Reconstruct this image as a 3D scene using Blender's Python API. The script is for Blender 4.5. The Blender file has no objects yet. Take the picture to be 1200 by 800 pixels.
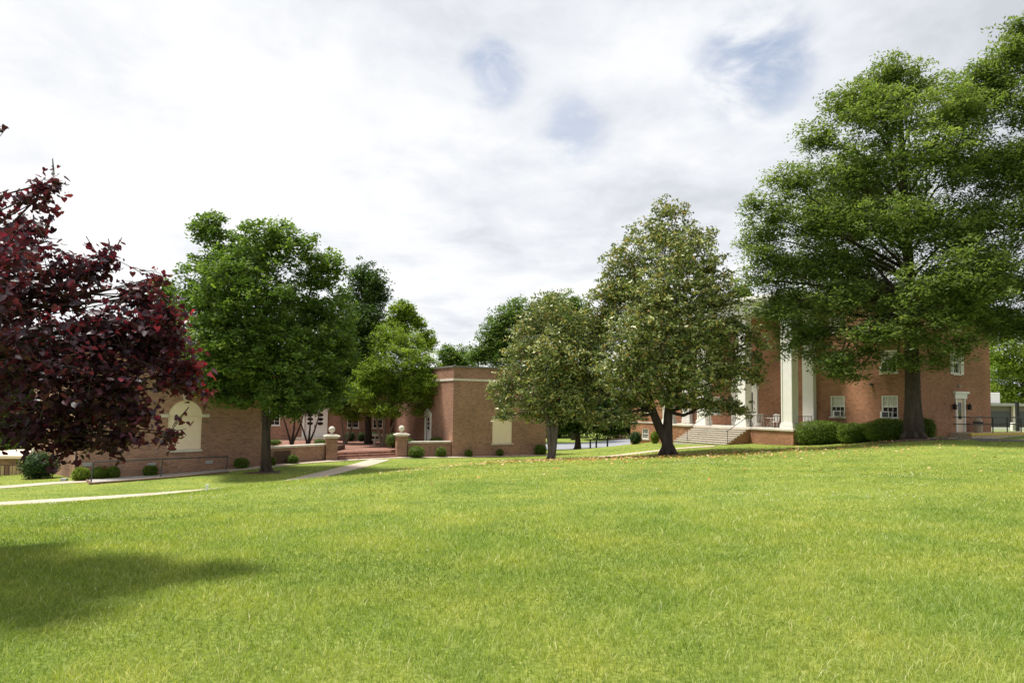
import bpy, bmesh, math, random
import numpy as np
from mathutils import Vector, Matrix, noise as mnoise
random.seed(7); RNG = np.random.default_rng(7)
R = math.radians
scene = bpy.context.scene
COL = scene.collection

# ------------------------------------------------------------------ camera
PITCH, ROLL, F = R(3.0), 0.012, 800.0
CAMZ = 1.7
_f = Vector((0, math.cos(PITCH), math.sin(PITCH)))
_r0 = Vector((1, 0, 0)); _u0 = Vector((0, -math.sin(PITCH), math.cos(PITCH)))
_r = _r0 * math.cos(ROLL) + _u0 * math.sin(ROLL)
_u = _u0 * math.cos(ROLL) - _r0 * math.sin(ROLL)
cam_d = bpy.data.cameras.new('camera'); cam = bpy.data.objects.new('camera', cam_d); COL.objects.link(cam)
cam_d.lens = 24; cam_d.sensor_width = 36; cam_d.shift_y = 32 / 1200; cam_d.clip_start = .05; cam_d.clip_end = 6000
cam.matrix_world = Matrix(((_r.x, _u.x, -_f.x, 0), (_r.y, _u.y, -_f.y, 0), (_r.z, _u.z, -_f.z, CAMZ), (0, 0, 0, 1)))
scene.camera = cam
def P(px, py, Y):
    """measured photo point + distance -> place in the world"""
    d = _f + _r * ((px - 600) / F) + _u * ((432 - py) / F)
    k = Y / d.y
    return Vector((d.x * k, Y, CAMZ + d.z * k))
def PX(px, Y, py=480): return P(px, py, Y).x

# ------------------------------------------------------------------ terrain function
CP = [(-20, -10, -.3), (20, -10, .1), (-20, 0, -.5), (0, 0, 0), (20, 0, .1)]
for px, Y, z in [(0,4.5,-.1),(600,4.5,-.05),(1200,4.5,0),(0,9,-.25),(300,9,-.15),(600,10,-.15),(1200,10,0),
    (0,17,-1.0),(0,22,-1.8),(0,26,-2.3),(0,30,-2.55),(0,34,-2.76),(0,40,-3.0),(240,17,-.75),(240,24,-1.46),(240,31,-2.4),
    (240,36,-2.6),(220,42,-2.7),(100,38,-2.75),(340,17,-.7),(340,27,-1.38),(300,26,-1.40),(340,34,-2.3),(312,41,-2.5),(305,46,-2.55),
    (450,20,-.6),(450,32,-1.6),(430,42,-2.4),(450,50,-2.5),(387,50,-2.5),(471,54,-2.5),(600,20,-.55),(600,35,-1.3),
    (600,45,-1.95),(600,56,-2.55),(531,55,-2.55),(640,60,-2.6),(645,43,-1.7),(783,42,-1.28),(780,30,-.8),(780,20,-.4),
    (700,52,-2.2),(770,52,-1.6),(850,49,-1.06),(900,46,-.9),(740,66,-1.95),(700,62,-2.4),(800,55,-1.25),(1000,20,-.2),
    (1000,32,-.45),(1000,42,-.56),(1000,46,-.55),(925,49,-.95),(1070,38,.05),(1100,44,.06),(1130,43.5,-.16),(1175,44.5,-.16),(1150,47,.0),(1200,33,.05),
    (1200,39,.0),(1300,42,.0),(1200,60,-.1),(1180,75,-.5),(660,75,-3.2),(660,90,-3.2),(740,82,-2.9),(480,80,-2.6),(300,70,-2.6),
    (0,45,-3.4),(-30,52,-4.3),(-300,30,-2.6),(-300,50,-4.2),(900,75,-1.2),(1000,90,-1.2),(60,60,-4.2)]:
    CP.append((PX(px, Y), Y, z))
CP = np.array(CP)
def _U(r2): return np.where(r2 > 1e-9, .5 * r2 * np.log(np.maximum(r2, 1e-9)), 0.0)
_n = len(CP); _K = _U(((CP[:, None, :2] - CP[None, :, :2]) ** 2).sum(-1)) + np.eye(_n) * 1.5
_A = np.zeros((_n + 3, _n + 3)); _A[:_n, :_n] = _K; _A[:_n, _n] = 1; _A[:_n, _n + 1:] = CP[:, :2]; _A[_n:, :_n] = _A[:_n, _n:].T
_w = np.linalg.solve(_A, np.concatenate([CP[:, 2], [0, 0, 0]]))
def GA(x, y):
    x = np.asarray(x, float); y = np.asarray(y, float)
    xc = np.clip(x, -50, 55); yc = np.clip(y, -12, 92)
    z = np.full(x.shape, _w[_n]) + _w[_n + 1] * xc + _w[_n + 2] * yc
    for i in range(_n): z = z + _w[i] * _U((xc - CP[i, 0]) ** 2 + (yc - CP[i, 1]) ** 2)
    return z
def G(x, y): return float(GA(np.array([x]), np.array([y]))[0])

# ------------------------------------------------------------------ object helpers
def tag(o, label=None, cat=None, group=None, kind=None):
    if label: o['label'] = label
    if cat: o['category'] = cat
    if group: o['group'] = group
    if kind: o['kind'] = kind
    return o
def empty(name, loc=(0, 0, 0), rz=0, label=None, cat=None, group=None):
    o = bpy.data.objects.new(name, None); COL.objects.link(o); o.location = loc; o.rotation_euler = (0, 0, rz)
    o.empty_display_size = .3
    return tag(o, label, cat, group)
class MB:
    def __init__(s, mp=None): s.v = []; s.f = []; s.mp = mp or (lambda a, b, c: (a, b, c))
    def pts(s, L):
        b = len(s.v); s.v += [tuple(s.mp(*p)) for p in L]; return b
    def box(s, x0, x1, y0, y1, z0, z1):
        b = s.pts([(x, y, z) for x in (x0, x1) for y in (y0, y1) for z in (z0, z1)])
        for f in ((0, 1, 3, 2), (4, 6, 7, 5), (0, 4, 5, 1), (2, 3, 7, 6), (0, 2, 6, 4), (1, 5, 7, 3)): s.f.append([b + i for i in f])
        return s
    def prism(s, poly, n0, n1):           # poly in (first, third) coordinates, extruded on the second
        k = len(poly); b = s.pts([(p[0], n0, p[1]) for p in poly] + [(p[0], n1, p[1]) for p in poly])
        s.f.append([b + i for i in range(k)]); s.f.append([b + k + i for i in range(k)][::-1])
        for i in range(k): j = (i + 1) % k; s.f.append([b + i, b + k + i, b + k + j, b + j])
        return s
    def slab(s, poly, z0, z1):            # poly in (x,y)
        k = len(poly); b = s.pts([(p[0], p[1], z0) for p in poly] + [(p[0], p[1], z1) for p in poly])
        s.f.append([b + i for i in range(k)][::-1]); s.f.append([b + k + i for i in range(k)])
        for i in range(k): j = (i + 1) % k; s.f.append([b + i, b + j, b + k + j, b + k + i])
        return s
    def tube(s, pts, rad, n=8):
        pts = [Vector(p) for p in pts]; rad = rad if hasattr(rad, '__len__') else [rad] * len(pts)
        b0 = len(s.v); ref = None
        for i, p in enumerate(pts):
            t = (pts[min(i + 1, len(pts) - 1)] - pts[max(i - 1, 0)])
            t = t.normalized() if t.length > 1e-9 else Vector((0, 0, 1))
            if ref is None: ref = t.orthogonal().normalized()
            a = (ref - t * ref.dot(t)); a = a.normalized() if a.length > 1e-6 else t.orthogonal().normalized()
            ref = a; c = t.cross(a)
            s.pts([tuple(p + (a * math.cos(2 * math.pi * k / n) + c * math.sin(2 * math.pi * k / n)) * rad[i]) for k in range(n)])
        for i in range(len(pts) - 1):
            for k in range(n):
                a = b0 + i * n + k; c = b0 + i * n + (k + 1) % n; s.f.append([a, c, c + n, a + n])
        s.f.append([b0 + k for k in range(n)][::-1]); e = b0 + (len(pts) - 1) * n; s.f.append([e + k for k in range(n)])
        return s
    def lathe(s, prof, c=(0, 0, 0), n=20):
        b = len(s.v)
        for r, z in prof: s.pts([(c[0] + r * math.cos(2 * math.pi * k / n), c[1] + r * math.sin(2 * math.pi * k / n), c[2] + z) for k in range(n)])
        for i in range(len(prof) - 1):
            for k in range(n):
                a = b + i * n + k; d = b + i * n + (k + 1) % n; s.f.append([a, d, d + n, a + n])
        s.f.append([b + k for k in range(n)][::-1]); e = b + (len(prof) - 1) * n; s.f.append([e + k for k in range(n)])
        return s
    def build(s, name, mat, parent=None, smooth=False, bevel=0, label=None):
        me = bpy.data.meshes.new(name); me.from_pydata(s.v, [], s.f)
        bm = bmesh.new(); bm.from_mesh(me)
        if name == 'wall': bmesh.ops.remove_doubles(bm, verts=bm.verts, dist=.0005)
        if 1: bmesh.ops.recalc_face_normals(bm, faces=bm.faces)
        bm.to_mesh(me); bm.free()
        if smooth:
            me.polygons.foreach_set('use_smooth', [True] * len(me.polygons))
        me.materials.append(mat); o = bpy.data.objects.new(name, me); COL.objects.link(o)
        if parent: o.parent = parent
        if bevel:
            m = o.modifiers.new('bevel', 'BEVEL'); m.width = bevel; m.segments = 1; m.limit_method = 'ANGLE'
        if label: o['label'] = label
        return o
def np_mesh(name, verts, faces_flat, sizes, mat, attr=None, parent=None, smooth=False):
    me = bpy.data.meshes.new(name); me.vertices.add(len(verts)); me.vertices.foreach_set('co', np.asarray(verts, np.float32).ravel())
    me.loops.add(len(faces_flat)); me.loops.foreach_set('vertex_index', np.asarray(faces_flat, np.int32))
    st = np.concatenate([[0], np.cumsum(sizes)[:-1]]).astype(np.int32)
    me.polygons.add(len(sizes)); me.polygons.foreach_set('loop_start', st)
    if smooth: me.polygons.foreach_set('use_smooth', np.ones(len(sizes), bool))
    if attr is not None:
        a = me.attributes.new('rnd', 'FLOAT', 'POINT'); a.data.foreach_set('value', np.asarray(attr, np.float32))
    me.update(calc_edges=True); me.materials.append(mat)
    o = bpy.data.objects.new(name, me); COL.objects.link(o)
    if parent: o.parent = parent
    return o
def copy_tree(o, parent=None):
    c = o.copy(); COL.objects.link(c); c.parent = parent
    for ch in list(o.children): copy_tree(ch, c)
    return c

# ------------------------------------------------------------------ materials
def newmat(name):
    m = bpy.data.materials.new(name); m.use_nodes = True; nt = m.node_tree
    return m, nt, nt.nodes['Principled BSDF']
def N(nt, t, **k):
    n = nt.nodes.new(t)
    for a, b in k.items(): setattr(n, a, b)
    return n
def ramp(nt, stops, fac):
    r = N(nt, 'ShaderNodeValToRGB'); e = r.color_ramp.elements
    while len(e) < len(stops): e.new(.5)
    for i, (p, c) in enumerate(stops): e[i].position = p; e[i].color = (*c, 1)
    nt.links.new(fac, r.inputs[0]); return r.outputs[0]
def noisy(name, c, var=.25, scale=6, rough=.7, bump=.1, stretch=(1, 1, 1), spec=.3, fine=60, metal=0):
    """plain surface with mottled wear"""
    m, nt, b = newmat(name); L = nt.links.new
    tc = N(nt, 'ShaderNodeTexCoord'); mp = N(nt, 'ShaderNodeMapping'); mp.inputs['Scale'].default_value = stretch; L(tc.outputs['Object'], mp.inputs[0])
    n1 = N(nt, 'ShaderNodeTexNoise'); n1.inputs['Scale'].default_value = scale; n1.inputs['Detail'].default_value = 8; L(mp.outputs[0], n1.inputs[0])
    n2 = N(nt, 'ShaderNodeTexNoise'); n2.inputs['Scale'].default_value = fine; n2.inputs['Detail'].default_value = 4; L(mp.outputs[0], n2.inputs[0])
    a = N(nt, 'ShaderNodeMath', operation='ADD'); L(n1.outputs[0], a.inputs[0]); L(n2.outputs[0], a.inputs[1])
    h = N(nt, 'ShaderNodeMath', operation='MULTIPLY'); L(a.outputs[0], h.inputs[0]); h.inputs[1].default_value = .5
    lo = tuple(x * (1 - var) for x in c); hi = tuple(min(1, x * (1 + var)) for x in c)
    L(ramp(nt, [(.36, lo), (.5, c), (.64, hi)], h.outputs[0]), b.inputs['Base Color'])
    b.inputs['Roughness'].default_value = rough; b.inputs['Specular IOR Level'].default_value = spec; b.inputs['Metallic'].default_value = metal
    if bump:
        bp = N(nt, 'ShaderNodeBump'); bp.inputs['Strength'].default_value = bump; bp.inputs['Distance'].default_value = .02; L(h.outputs[0], bp.inputs['Height']); L(bp.outputs[0], b.inputs['Normal'])
    return m
def brick_mat(name, c1, c2, mortar, bw=.215, bh=.075, flat=False, dark=(.05, .03, .025), big=.28):
    m, nt, b = newmat(name); L = nt.links.new
    tc = N(nt, 'ShaderNodeTexCoord'); sx = N(nt, 'ShaderNodeSeparateXYZ'); L(tc.outputs['Object'], sx.inputs[0])
    cb = N(nt, 'ShaderNodeCombineXYZ')
    if flat: L(sx.outputs[0], cb.inputs[0]); L(sx.outputs[1], cb.inputs[1])
    else:
        ad = N(nt, 'ShaderNodeMath', operation='ADD'); L(sx.outputs[0], ad.inputs[0]); L(sx.outputs[1], ad.inputs[1]); L(ad.outputs[0], cb.inputs[0]); L(sx.outputs[2], cb.inputs[1])
    br = N(nt, 'ShaderNodeTexBrick'); L(cb.outputs[0], br.inputs['Vector']); br.inputs['Scale'].default_value = 1
    br.inputs['Brick Width'].default_value = bw; br.inputs['Row Height'].default_value = bh; br.inputs['Mortar Size'].default_value = .009; br.inputs['Mortar Smooth'].default_value = .2
    br.inputs['Color1'].default_value = (*c1, 1); br.inputs['Color2'].default_value = (*c2, 1); br.inputs['Mortar'].default_value = (*mortar, 1); br.inputs['Bias'].default_value = -.1
    # scattered burnt bricks: cells of brick size
    sn = N(nt, 'ShaderNodeVectorMath', operation='DIVIDE'); sn.inputs[1].default_value = (bw, bh, 1); L(cb.outputs[0], sn.inputs[0])
    fl = N(nt, 'ShaderNodeVectorMath', operation='FLOOR'); L(sn.outputs[0], fl.inputs[0])
    wn = N(nt, 'ShaderNodeTexWhiteNoise', noise_dimensions='2D'); L(fl.outputs[0], wn.inputs['Vector'])
    dk = N(nt, 'ShaderNodeMapRange'); dk.inputs[1].default_value = .72; dk.inputs[2].default_value = .95; L(wn.outputs[0], dk.inputs[0])
    n1 = N(nt, 'ShaderNodeTexNoise'); n1.inputs['Scale'].default_value = .35; n1.inputs['Detail'].default_value = 6; L(tc.outputs['Object'], n1.inputs[0])
    mx = N(nt, 'ShaderNodeMixRGB', blend_type='MIX'); L(dk.outputs[0], mx.inputs[0]); L(br.outputs[0], mx.inputs[1]); mx.inputs[2].default_value = (*dark, 1)
    mf = N(nt, 'ShaderNodeMath', operation='MULTIPLY'); L(dk.outputs[0], mf.inputs[0]); mf.inputs[1].default_value = .4; L(mf.outputs[0], mx.inputs[0])
    m2 = N(nt, 'ShaderNodeMixRGB', blend_type='MULTIPLY'); m2.inputs[0].default_value = 1; L(mx.outputs[0], m2.inputs[1])
    L(ramp(nt, [(.3, (1 - big,) * 3), (.7, (1 + big * .6,) * 3)], n1.outputs[0]), m2.inputs[2]); L(m2.outputs[0], b.inputs['Base Color'])
    b.inputs['Roughness'].default_value = .85; b.inputs['Specular IOR Level'].default_value = .2
    bp = N(nt, 'ShaderNodeBump'); bp.inputs['Strength'].default_value = .5; bp.inputs['Distance'].default_value = .01; bp.invert = True; L(br.outputs['Fac'], bp.inputs['Height']); L(bp.outputs[0], b.inputs['Normal'])
    return m
def leaf_mat(name, stops, trans=.35, rough=.55, spec=.22, tcol=None, patch=None):
    m, nt, b = newmat(name); L = nt.links.new
    at = N(nt, 'ShaderNodeAttribute', attribute_name='rnd'); c = ramp(nt, stops, at.outputs['Fac'])
    if patch:
        tc = N(nt, 'ShaderNodeTexCoord'); n1 = N(nt, 'ShaderNodeTexNoise'); n1.inputs['Scale'].default_value = patch[0]; n1.inputs['Detail'].default_value = 5; L(tc.outputs['Object'], n1.inputs[0])
        mx = N(nt, 'ShaderNodeMixRGB', blend_type='MULTIPLY'); mx.inputs[0].default_value = 1; L(c, mx.inputs[1]); L(ramp(nt, [(.35, patch[1]), (.65, patch[2])], n1.outputs[0]), mx.inputs[2]); c = mx.outputs[0]
    L(c, b.inputs['Base Color']); b.inputs['Roughness'].default_value = rough; b.inputs['Specular IOR Level'].default_value = spec
    tr = N(nt, 'ShaderNodeBsdfTranslucent'); hs = N(nt, 'ShaderNodeMixRGB', blend_type='MULTIPLY'); hs.inputs[0].default_value = 1; L(c, hs.inputs[1]); hs.inputs[2].default_value = (*(tcol or (1.32, 1.4, .6)), 1); L(hs.outputs[0], tr.inputs[0])
    ms = N(nt, 'ShaderNodeMixShader'); ms.inputs[0].default_value = trans; L(b.outputs[0], ms.inputs[1]); L(tr.outputs[0], ms.inputs[2])
    L(ms.outputs[0], nt.nodes['Material Output'].inputs[0]); return m

M = {}
M['brick_brown'] = brick_mat('brick_brown', (.38, .190, .122), (.26, .125, .085), (.38, .30, .24), dark=(.10, .07, .06))
M['brick_orange'] = brick_mat('brick_orange', (.42, .185, .098), (.30, .125, .068), (.36, .27, .20), dark=(.14, .08, .06))
M['brick_floor'] = brick_mat('brick_floor', (.30, .14, .10), (.22, .10, .075), (.22, .17, .14), flat=True, bw=.2, bh=.1)
M['white'] = noisy('white_paint', (.80, .79, .75), .06, 2, .45, .03)
M['cream'] = noisy('cream_panel', (.82, .665, .52), .05, 3, .7, .05)
M['stone'] = noisy('pale_stone', (.60, .55, .48), .14, 3, .8, .15)
M['step_stone'] = noisy('step_stone', (.46, .42, .35), .2, 4, .85, .2)
M['concrete'] = noisy('concrete_path', (.46, .38, .30), .16, 1.5, .9, .2)
M['asphalt'] = noisy('asphalt', (.10, .09, .085), .25, 2, .9, .3)
M['road'] = noisy('pale_road', (.24, .25, .275), .1, 1, .9, .1)
M['black'] = noisy('black_iron', (.018, .018, .02), .2, 20, .5, 0)
M['dkgrey'] = noisy('dark_grey_metal', (.06, .065, .07), .2, 20, .5, 0)
M['yellow'] = noisy('yellow_paint', (.62, .45, .10), .25, 8, .7, .1)
M['tan'] = noisy('tan_door', (.50, .36, .20), .08, 2, .7, 0)
M['beige'] = noisy('beige_plastic', (.42, .34, .25), .12, 6, .6, .05)
M['gravel'] = noisy('gravel', (.34, .32, .30), .55, 14, .95, .9, fine=40)
M['timber'] = noisy('weathered_timber', (.17, .11, .075), .3, 5, .9, .3, stretch=(1, 1, 6))
M['soil'] = noisy('soil_mulch', (.10, .06, .04), .4, 8, .95, .6)
M['roof'] = noisy('grey_roof', (.16, .15, .14), .2, 2, .9, .1)
M['metalroof'] = noisy('parapet_cap', (.17, .165, .15), .2, 2, .6, .05)
M['blind'] = noisy('window_blind', (.55, .53, .46), .08, 2, .8, 0)
M['grille'] = noisy('ac_grille', (.07, .07, .075), .3, 30, .6, .1)
M['greymetal'] = noisy('grey_metal', (.35, .35, .35), .12, 4, .5, 0)
M['louvre'] = noisy('taupe_siding', (.16, .14, .12), .15, 5, .7, .1)
M['wire'] = noisy('flagging', (.85, .85, .82), .05, 5, .6, 0)
m, nt, b = newmat('dark_glass'); b.inputs['Base Color'].default_value = (.012, .016, .018, 1); b.inputs['Roughness'].default_value = .06; b.inputs['Specular IOR Level'].default_value = .6; M['glass'] = m
tcn = N(nt, 'ShaderNodeTexCoord'); nn = N(nt, 'ShaderNodeTexNoise'); nn.inputs['Scale'].default_value = 1.2; nt.links.new(tcn.outputs['Object'], nn.inputs[0]); bpn = N(nt, 'ShaderNodeBump'); bpn.inputs['Strength'].default_value = .05; nt.links.new(nn.outputs[0], bpn.inputs['Height']); nt.links.new(bpn.outputs[0], b.inputs['Normal'])
M['bark_dark'] = noisy('bark_dark', (.055, .042, .034), .45, 5, .95, 1.0, stretch=(1, 1, .18), fine=22)
M['bark_grey'] = noisy('bark_grey', (.13, .105, .085), .4, 5, .95, .8, stretch=(1, 1, .2), fine=22)
M['bark_pale'] = noisy('bark_pale', (.20, .15, .11), .35, 4, .8, .4, stretch=(1, 1, .3), fine=20)
M['oak'] = leaf_mat('oak_leaves', [(0, (.040, .076, .018)), (.5, (.095, .158, .036)), (1, (.21, .29, .065))], .45)
M['pin'] = leaf_mat('pin_oak_leaves', [(0, (.050, .085, .024)), (.5, (.122, .175, .052)), (1, (.28, .33, .12))], .48)
M['light'] = leaf_mat('spring_leaves', [(0, (.08, .14, .020)), (.5, (.17, .25, .032)), (1, (.28, .36, .06))], .45)
M['deep'] = leaf_mat('deep_green_leaves', [(0, (.022, .045, .012)), (.6, (.050, .095, .022)), (1, (.10, .155, .035))], .35)
M['mag'] = leaf_mat('magnolia_leaves', [(0, (.035, .062, .018)), (.32, (.100, .150, .040)), (.58, (.24, .30, .095)), (.80, (.44, .44, .19)), (.90, (.42, .33, .09)), (.96, (.46, .24, .05)), (1, (.30, .14, .06))], .2, .42, .4, (1.2, 1.1, .6))
M['red'] = leaf_mat('redbud_leaves', [(0, (.024, .013, .021)), (.45, (.066, .030, .048)), (.75, (.115, .032, .048)), (1, (.30, .032, .055))], .34, .42, .45, (2.6, .75, .7))
M['shrub'] = leaf_mat('boxwood_leaves', [(0, (.04, .07, .010)), (.5, (.10, .16, .020)), (1, (.19, .26, .04))], .3)
M['shrub_dark'] = leaf_mat('dark_shrub_leaves', [(0, (.015, .035, .012)), (.6, (.035, .075, .022)), (1, (.10, .16, .04))], .2)
M['shrub_lime'] = leaf_mat('lime_shrub_leaves', [(0, (.08, .13, .015)), (.5, (.17, .25, .025)), (1, (.28, .33, .05))], .3)
M['grass'] = leaf_mat('grass_blades', [(0, (.045, .080, .012)), (.36, (.17, .235, .036)), (.68, (.32, .380, .085)), (.88, (.46, .48, .18)), (1, (.68, .65, .42))], .40, .5, .35, (1.3, 1.4, .6), patch=(.6, (.76, .87, .72), (1.20, 1.09, 1.05)))
M['petal'] = noisy('clover_petals', (.75, .72, .62), .1, 30, .8, 0)
M['fallen'] = leaf_mat('fallen_leaves', [(0, (.30, .13, .04)), (.5, (.42, .24, .07)), (.8, (.50, .36, .16)), (1, (.55, .42, .30))], .1)
nt = M['concrete'].node_tree; b = nt.nodes['Principled BSDF']; L = nt.links.new
src = b.inputs['Base Color'].links[0].from_socket; tcj = N(nt, 'ShaderNodeTexCoord'); sj = N(nt, 'ShaderNodeSeparateXYZ'); L(tcj.outputs['Object'], sj.inputs[0])
j1 = N(nt, 'ShaderNodeMath', operation='PINGPONG'); L(sj.outputs[0], j1.inputs[0]); j1.inputs[1].default_value = .8
j2 = N(nt, 'ShaderNodeMath', operation='LESS_THAN'); L(j1.outputs[0], j2.inputs[0]); j2.inputs[1].default_value = .02
j3 = N(nt, 'ShaderNodeMixRGB'); L(j2.outputs[0], j3.inputs[0]); L(src, j3.inputs[1]); j3.inputs[2].default_value = (.14, .12, .09, 1); L(j3.outputs[0], b.inputs['Base Color'])
# lawn soil/turf
m, nt, b = newmat('turf'); L = nt.links.new
tc = N(nt, 'ShaderNodeTexCoord')
def _nz(s, d=6):
    n = N(nt, 'ShaderNodeTexNoise'); n.inputs['Scale'].default_value = s; n.inputs['Detail'].default_value = d; n.inputs['Roughness'].default_value = .65; L(tc.outputs['Object'], n.inputs[0]); return n.outputs[0]
c1 = ramp(nt, [(.3, (.07, .105, .018)), (.5, (.19, .245, .045)), (.7, (.34, .37, .12))], _nz(22, 10))
c2 = ramp(nt, [(.35, (.72, .80, .7)), (.5, (1, 1, 1)), (.68, (1.25, 1.12, 1.0))], _nz(.3, 8))
c3 = ramp(nt, [(.35, (.8, .86, .8)), (.65, (1.15, 1.1, 1.0))], _nz(2.2, 6))
mx = N(nt, 'ShaderNodeMixRGB', blend_type='MULTIPLY'); mx.inputs[0].default_value = 1; L(c1, mx.inputs[1]); L(c2, mx.inputs[2])
my = N(nt, 'ShaderNodeMixRGB', blend_type='MULTIPLY'); my.inputs[0].default_value = 1; L(mx.outputs[0], my.inputs[1]); L(c3, my.inputs[2])
L(my.outputs[0], b.inputs['Base Color']); b.inputs['Roughness'].default_value = .9; b.inputs['Specular IOR Level'].default_value = .15
bp = N(nt, 'ShaderNodeBump'); bp.inputs['Strength'].default_value = .8; bp.inputs['Distance'].default_value = .05; L(_nz(30, 8), bp.inputs['Height']); L(bp.outputs[0], b.inputs['Normal'])
M['turf'] = m

# ------------------------------------------------------------------ sky and sun
SUN_EL = R(68); SUN_H = Vector((-.85, .22)).normalized()
to_sun = Vector((SUN_H.x * math.cos(SUN_EL), SUN_H.y * math.cos(SUN_EL), math.sin(SUN_EL)))
sd = bpy.data.lights.new('sun', 'SUN'); so = bpy.data.objects.new('sun', sd); COL.objects.link(so)
sd.energy = 4.5; sd.angle = R(10.0); sd.color = (1.0, .945, .86); so.rotation_euler = to_sun.to_track_quat('Z', 'Y').to_euler()
w = bpy.data.worlds.new('World'); scene.world = w; w.use_nodes = True; nt = w.node_tree; L = nt.links.new
bg = nt.nodes['Background']; bg.inputs[1].default_value = .1
sky = N(nt, 'ShaderNodeTexSky', sky_type='NISHITA'); sky.sun_disc = False; sky.sun_elevation = SUN_EL; sky.sun_rotation = math.atan2(SUN_H.x, SUN_H.y)
tc = N(nt, 'ShaderNodeTexCoord'); sp = N(nt, 'ShaderNodeSeparateXYZ'); L(tc.outputs['Generated'], sp.inputs[0])
mz = N(nt, 'ShaderNodeMath', operation='MAXIMUM'); L(sp.outputs[2], mz.inputs[0]); mz.inputs[1].default_value = 0
az = N(nt, 'ShaderNodeMath', operation='ADD'); L(mz.outputs[0], az.inputs[0]); az.inputs[1].default_value = .16
dv = []
for i in (0, 1):
    d = N(nt, 'ShaderNodeMath', operation='DIVIDE'); L(sp.outputs[i], d.inputs[0]); L(az.outputs[0], d.inputs[1]); dv.append(d)
cb = N(nt, 'ShaderNodeCombineXYZ'); L(dv[0].outputs[0], cb.inputs[0]); L(dv[1].outputs[0], cb.inputs[1])
def wn(scale, det, rough, off, dist=0.0):
    mp = N(nt, 'ShaderNodeMapping'); mp.inputs['Location'].default_value = off; L(cb.outputs[0], mp.inputs[0])
    n = N(nt, 'ShaderNodeTexNoise'); n.inputs['Scale'].default_value = scale; n.inputs['Detail'].default_value = det; n.inputs['Roughness'].default_value = rough; n.inputs['Distortion'].default_value = dist; L(mp.outputs[0], n.inputs[0]); return n.outputs[0]
def hole(px, py, inner, outer):
    d = (P(px, py, 100) - Vector((0, 0, CAMZ))).normalized()
    vd = N(nt, 'ShaderNodeVectorMath', operation='DOT_PRODUCT'); L(tc.outputs['Generated'], vd.inputs[0]); vd.inputs[1].default_value = d
    mr = N(nt, 'ShaderNodeMapRange', interpolation_type='SMOOTHSTEP'); mr.inputs[1].default_value = math.cos(outer); mr.inputs[2].default_value = math.cos(inner); L(vd.outputs['Value'], mr.inputs[0]); return mr.outputs[0]
def mth(op, a, b_):
    n = N(nt, 'ShaderNodeMath', operation=op)
    for i, v in enumerate((a, b_)):
        if isinstance(v, (int, float)): n.inputs[i].default_value = v
        else: L(v, n.inputs[i])
    return n.outputs[0]
hs = mth('ADD', mth('ADD', hole(578, 85, R(.3), R(3.3)), hole(885, 74, R(.3), R(5.6))), mth('MULTIPLY', hole(672, 150, R(.3), R(3.6)), .6))
brk = wn(4.5, 7, .6, (1.3, 4.1, 0), .4)
open_ = N(nt, 'ShaderNodeMapRange', interpolation_type='SMOOTHSTEP'); open_.inputs[1].default_value = .36; open_.inputs[2].default_value = .62; L(brk, open_.inputs[0])
blue = mth('MULTIPLY', mth('MULTIPLY', hs, open_.outputs[0]), .68)
cl1 = wn(1.15, 9, .55, (3.7, 1.9, 0), .3); cl2 = wn(3.6, 8, .6, (7.7, 2.2, 0), .3)
cm = mth('ADD', mth('MULTIPLY', cl1, .65), mth('MULTIPLY', cl2, .35))
# cloud is thinner (brighter) towards the sun's side, heavier on the far right
sl = N(nt, 'ShaderNodeVectorMath', operation='DOT_PRODUCT'); L(tc.outputs['Generated'], sl.inputs[0]); sl.inputs[1].default_value = (-.13, 0, -.06)
cf = mth('ADD', cm, sl.outputs['Value'])
ccol = ramp(nt, [(.30, (4.1, 4.3, 4.65)), (.43, (5.4, 5.55, 5.85)), (.54, (6.4, 6.48, 6.6)), (.66, (7.5, 7.5, 7.5))], cf)
# bright values need a multiply since ramps clamp nothing in float
mixc = N(nt, 'ShaderNodeMixRGB'); L(blue, mixc.inputs[0]); L(ccol, mixc.inputs[1]); 
skm = N(nt, 'ShaderNodeMixRGB', blend_type='MULTIPLY'); skm.inputs[0].default_value = 1; L(sky.outputs[0], skm.inputs[1]); skm.inputs[2].default_value = (.95, .95, .95, 1)
L(skm.outputs[0], mixc.inputs[2]); L(mixc.outputs[0], bg.inputs[0])
vs = scene.view_settings; vs.view_transform = 'Standard'; vs.look = 'None'; vs.exposure = .65; vs.gamma = 1; vs.use_curve_mapping = False

# ------------------------------------------------------------------ ground
def axis(a0, a1, st, far):
    m_ = list(np.arange(a0, a1 + 1e-6, st)); k = st; hi = m_[-1]; lo = m_[0]; H = []; Lw = []
    while hi < far: k *= 1.35; hi += k; H.append(hi)
    k = st
    while lo > -far: k *= 1.35; lo -= k; Lw.append(lo)
    return np.array(Lw[::-1] + m_ + H)
ax = axis(-48, 52, .5, 1500); ay = axis(-6, 92, .5, 1500)
gx, gy = np.meshgrid(ax, ay); gz = GA(gx, gy)
V = np.stack([gx, gy, gz], -1).reshape(-1, 3); nx = len(ax); ny = len(ay)
ii = (np.arange(ny - 1)[:, None] * nx + np.arange(nx - 1)[None]).ravel()
FQ = np.stack([ii, ii + 1, ii + nx + 1, ii + nx], 1).ravel()
tag(np_mesh('lawn', V, FQ, np.full(len(ii), 4), M['turf'], smooth=True), kind='structure')

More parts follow.
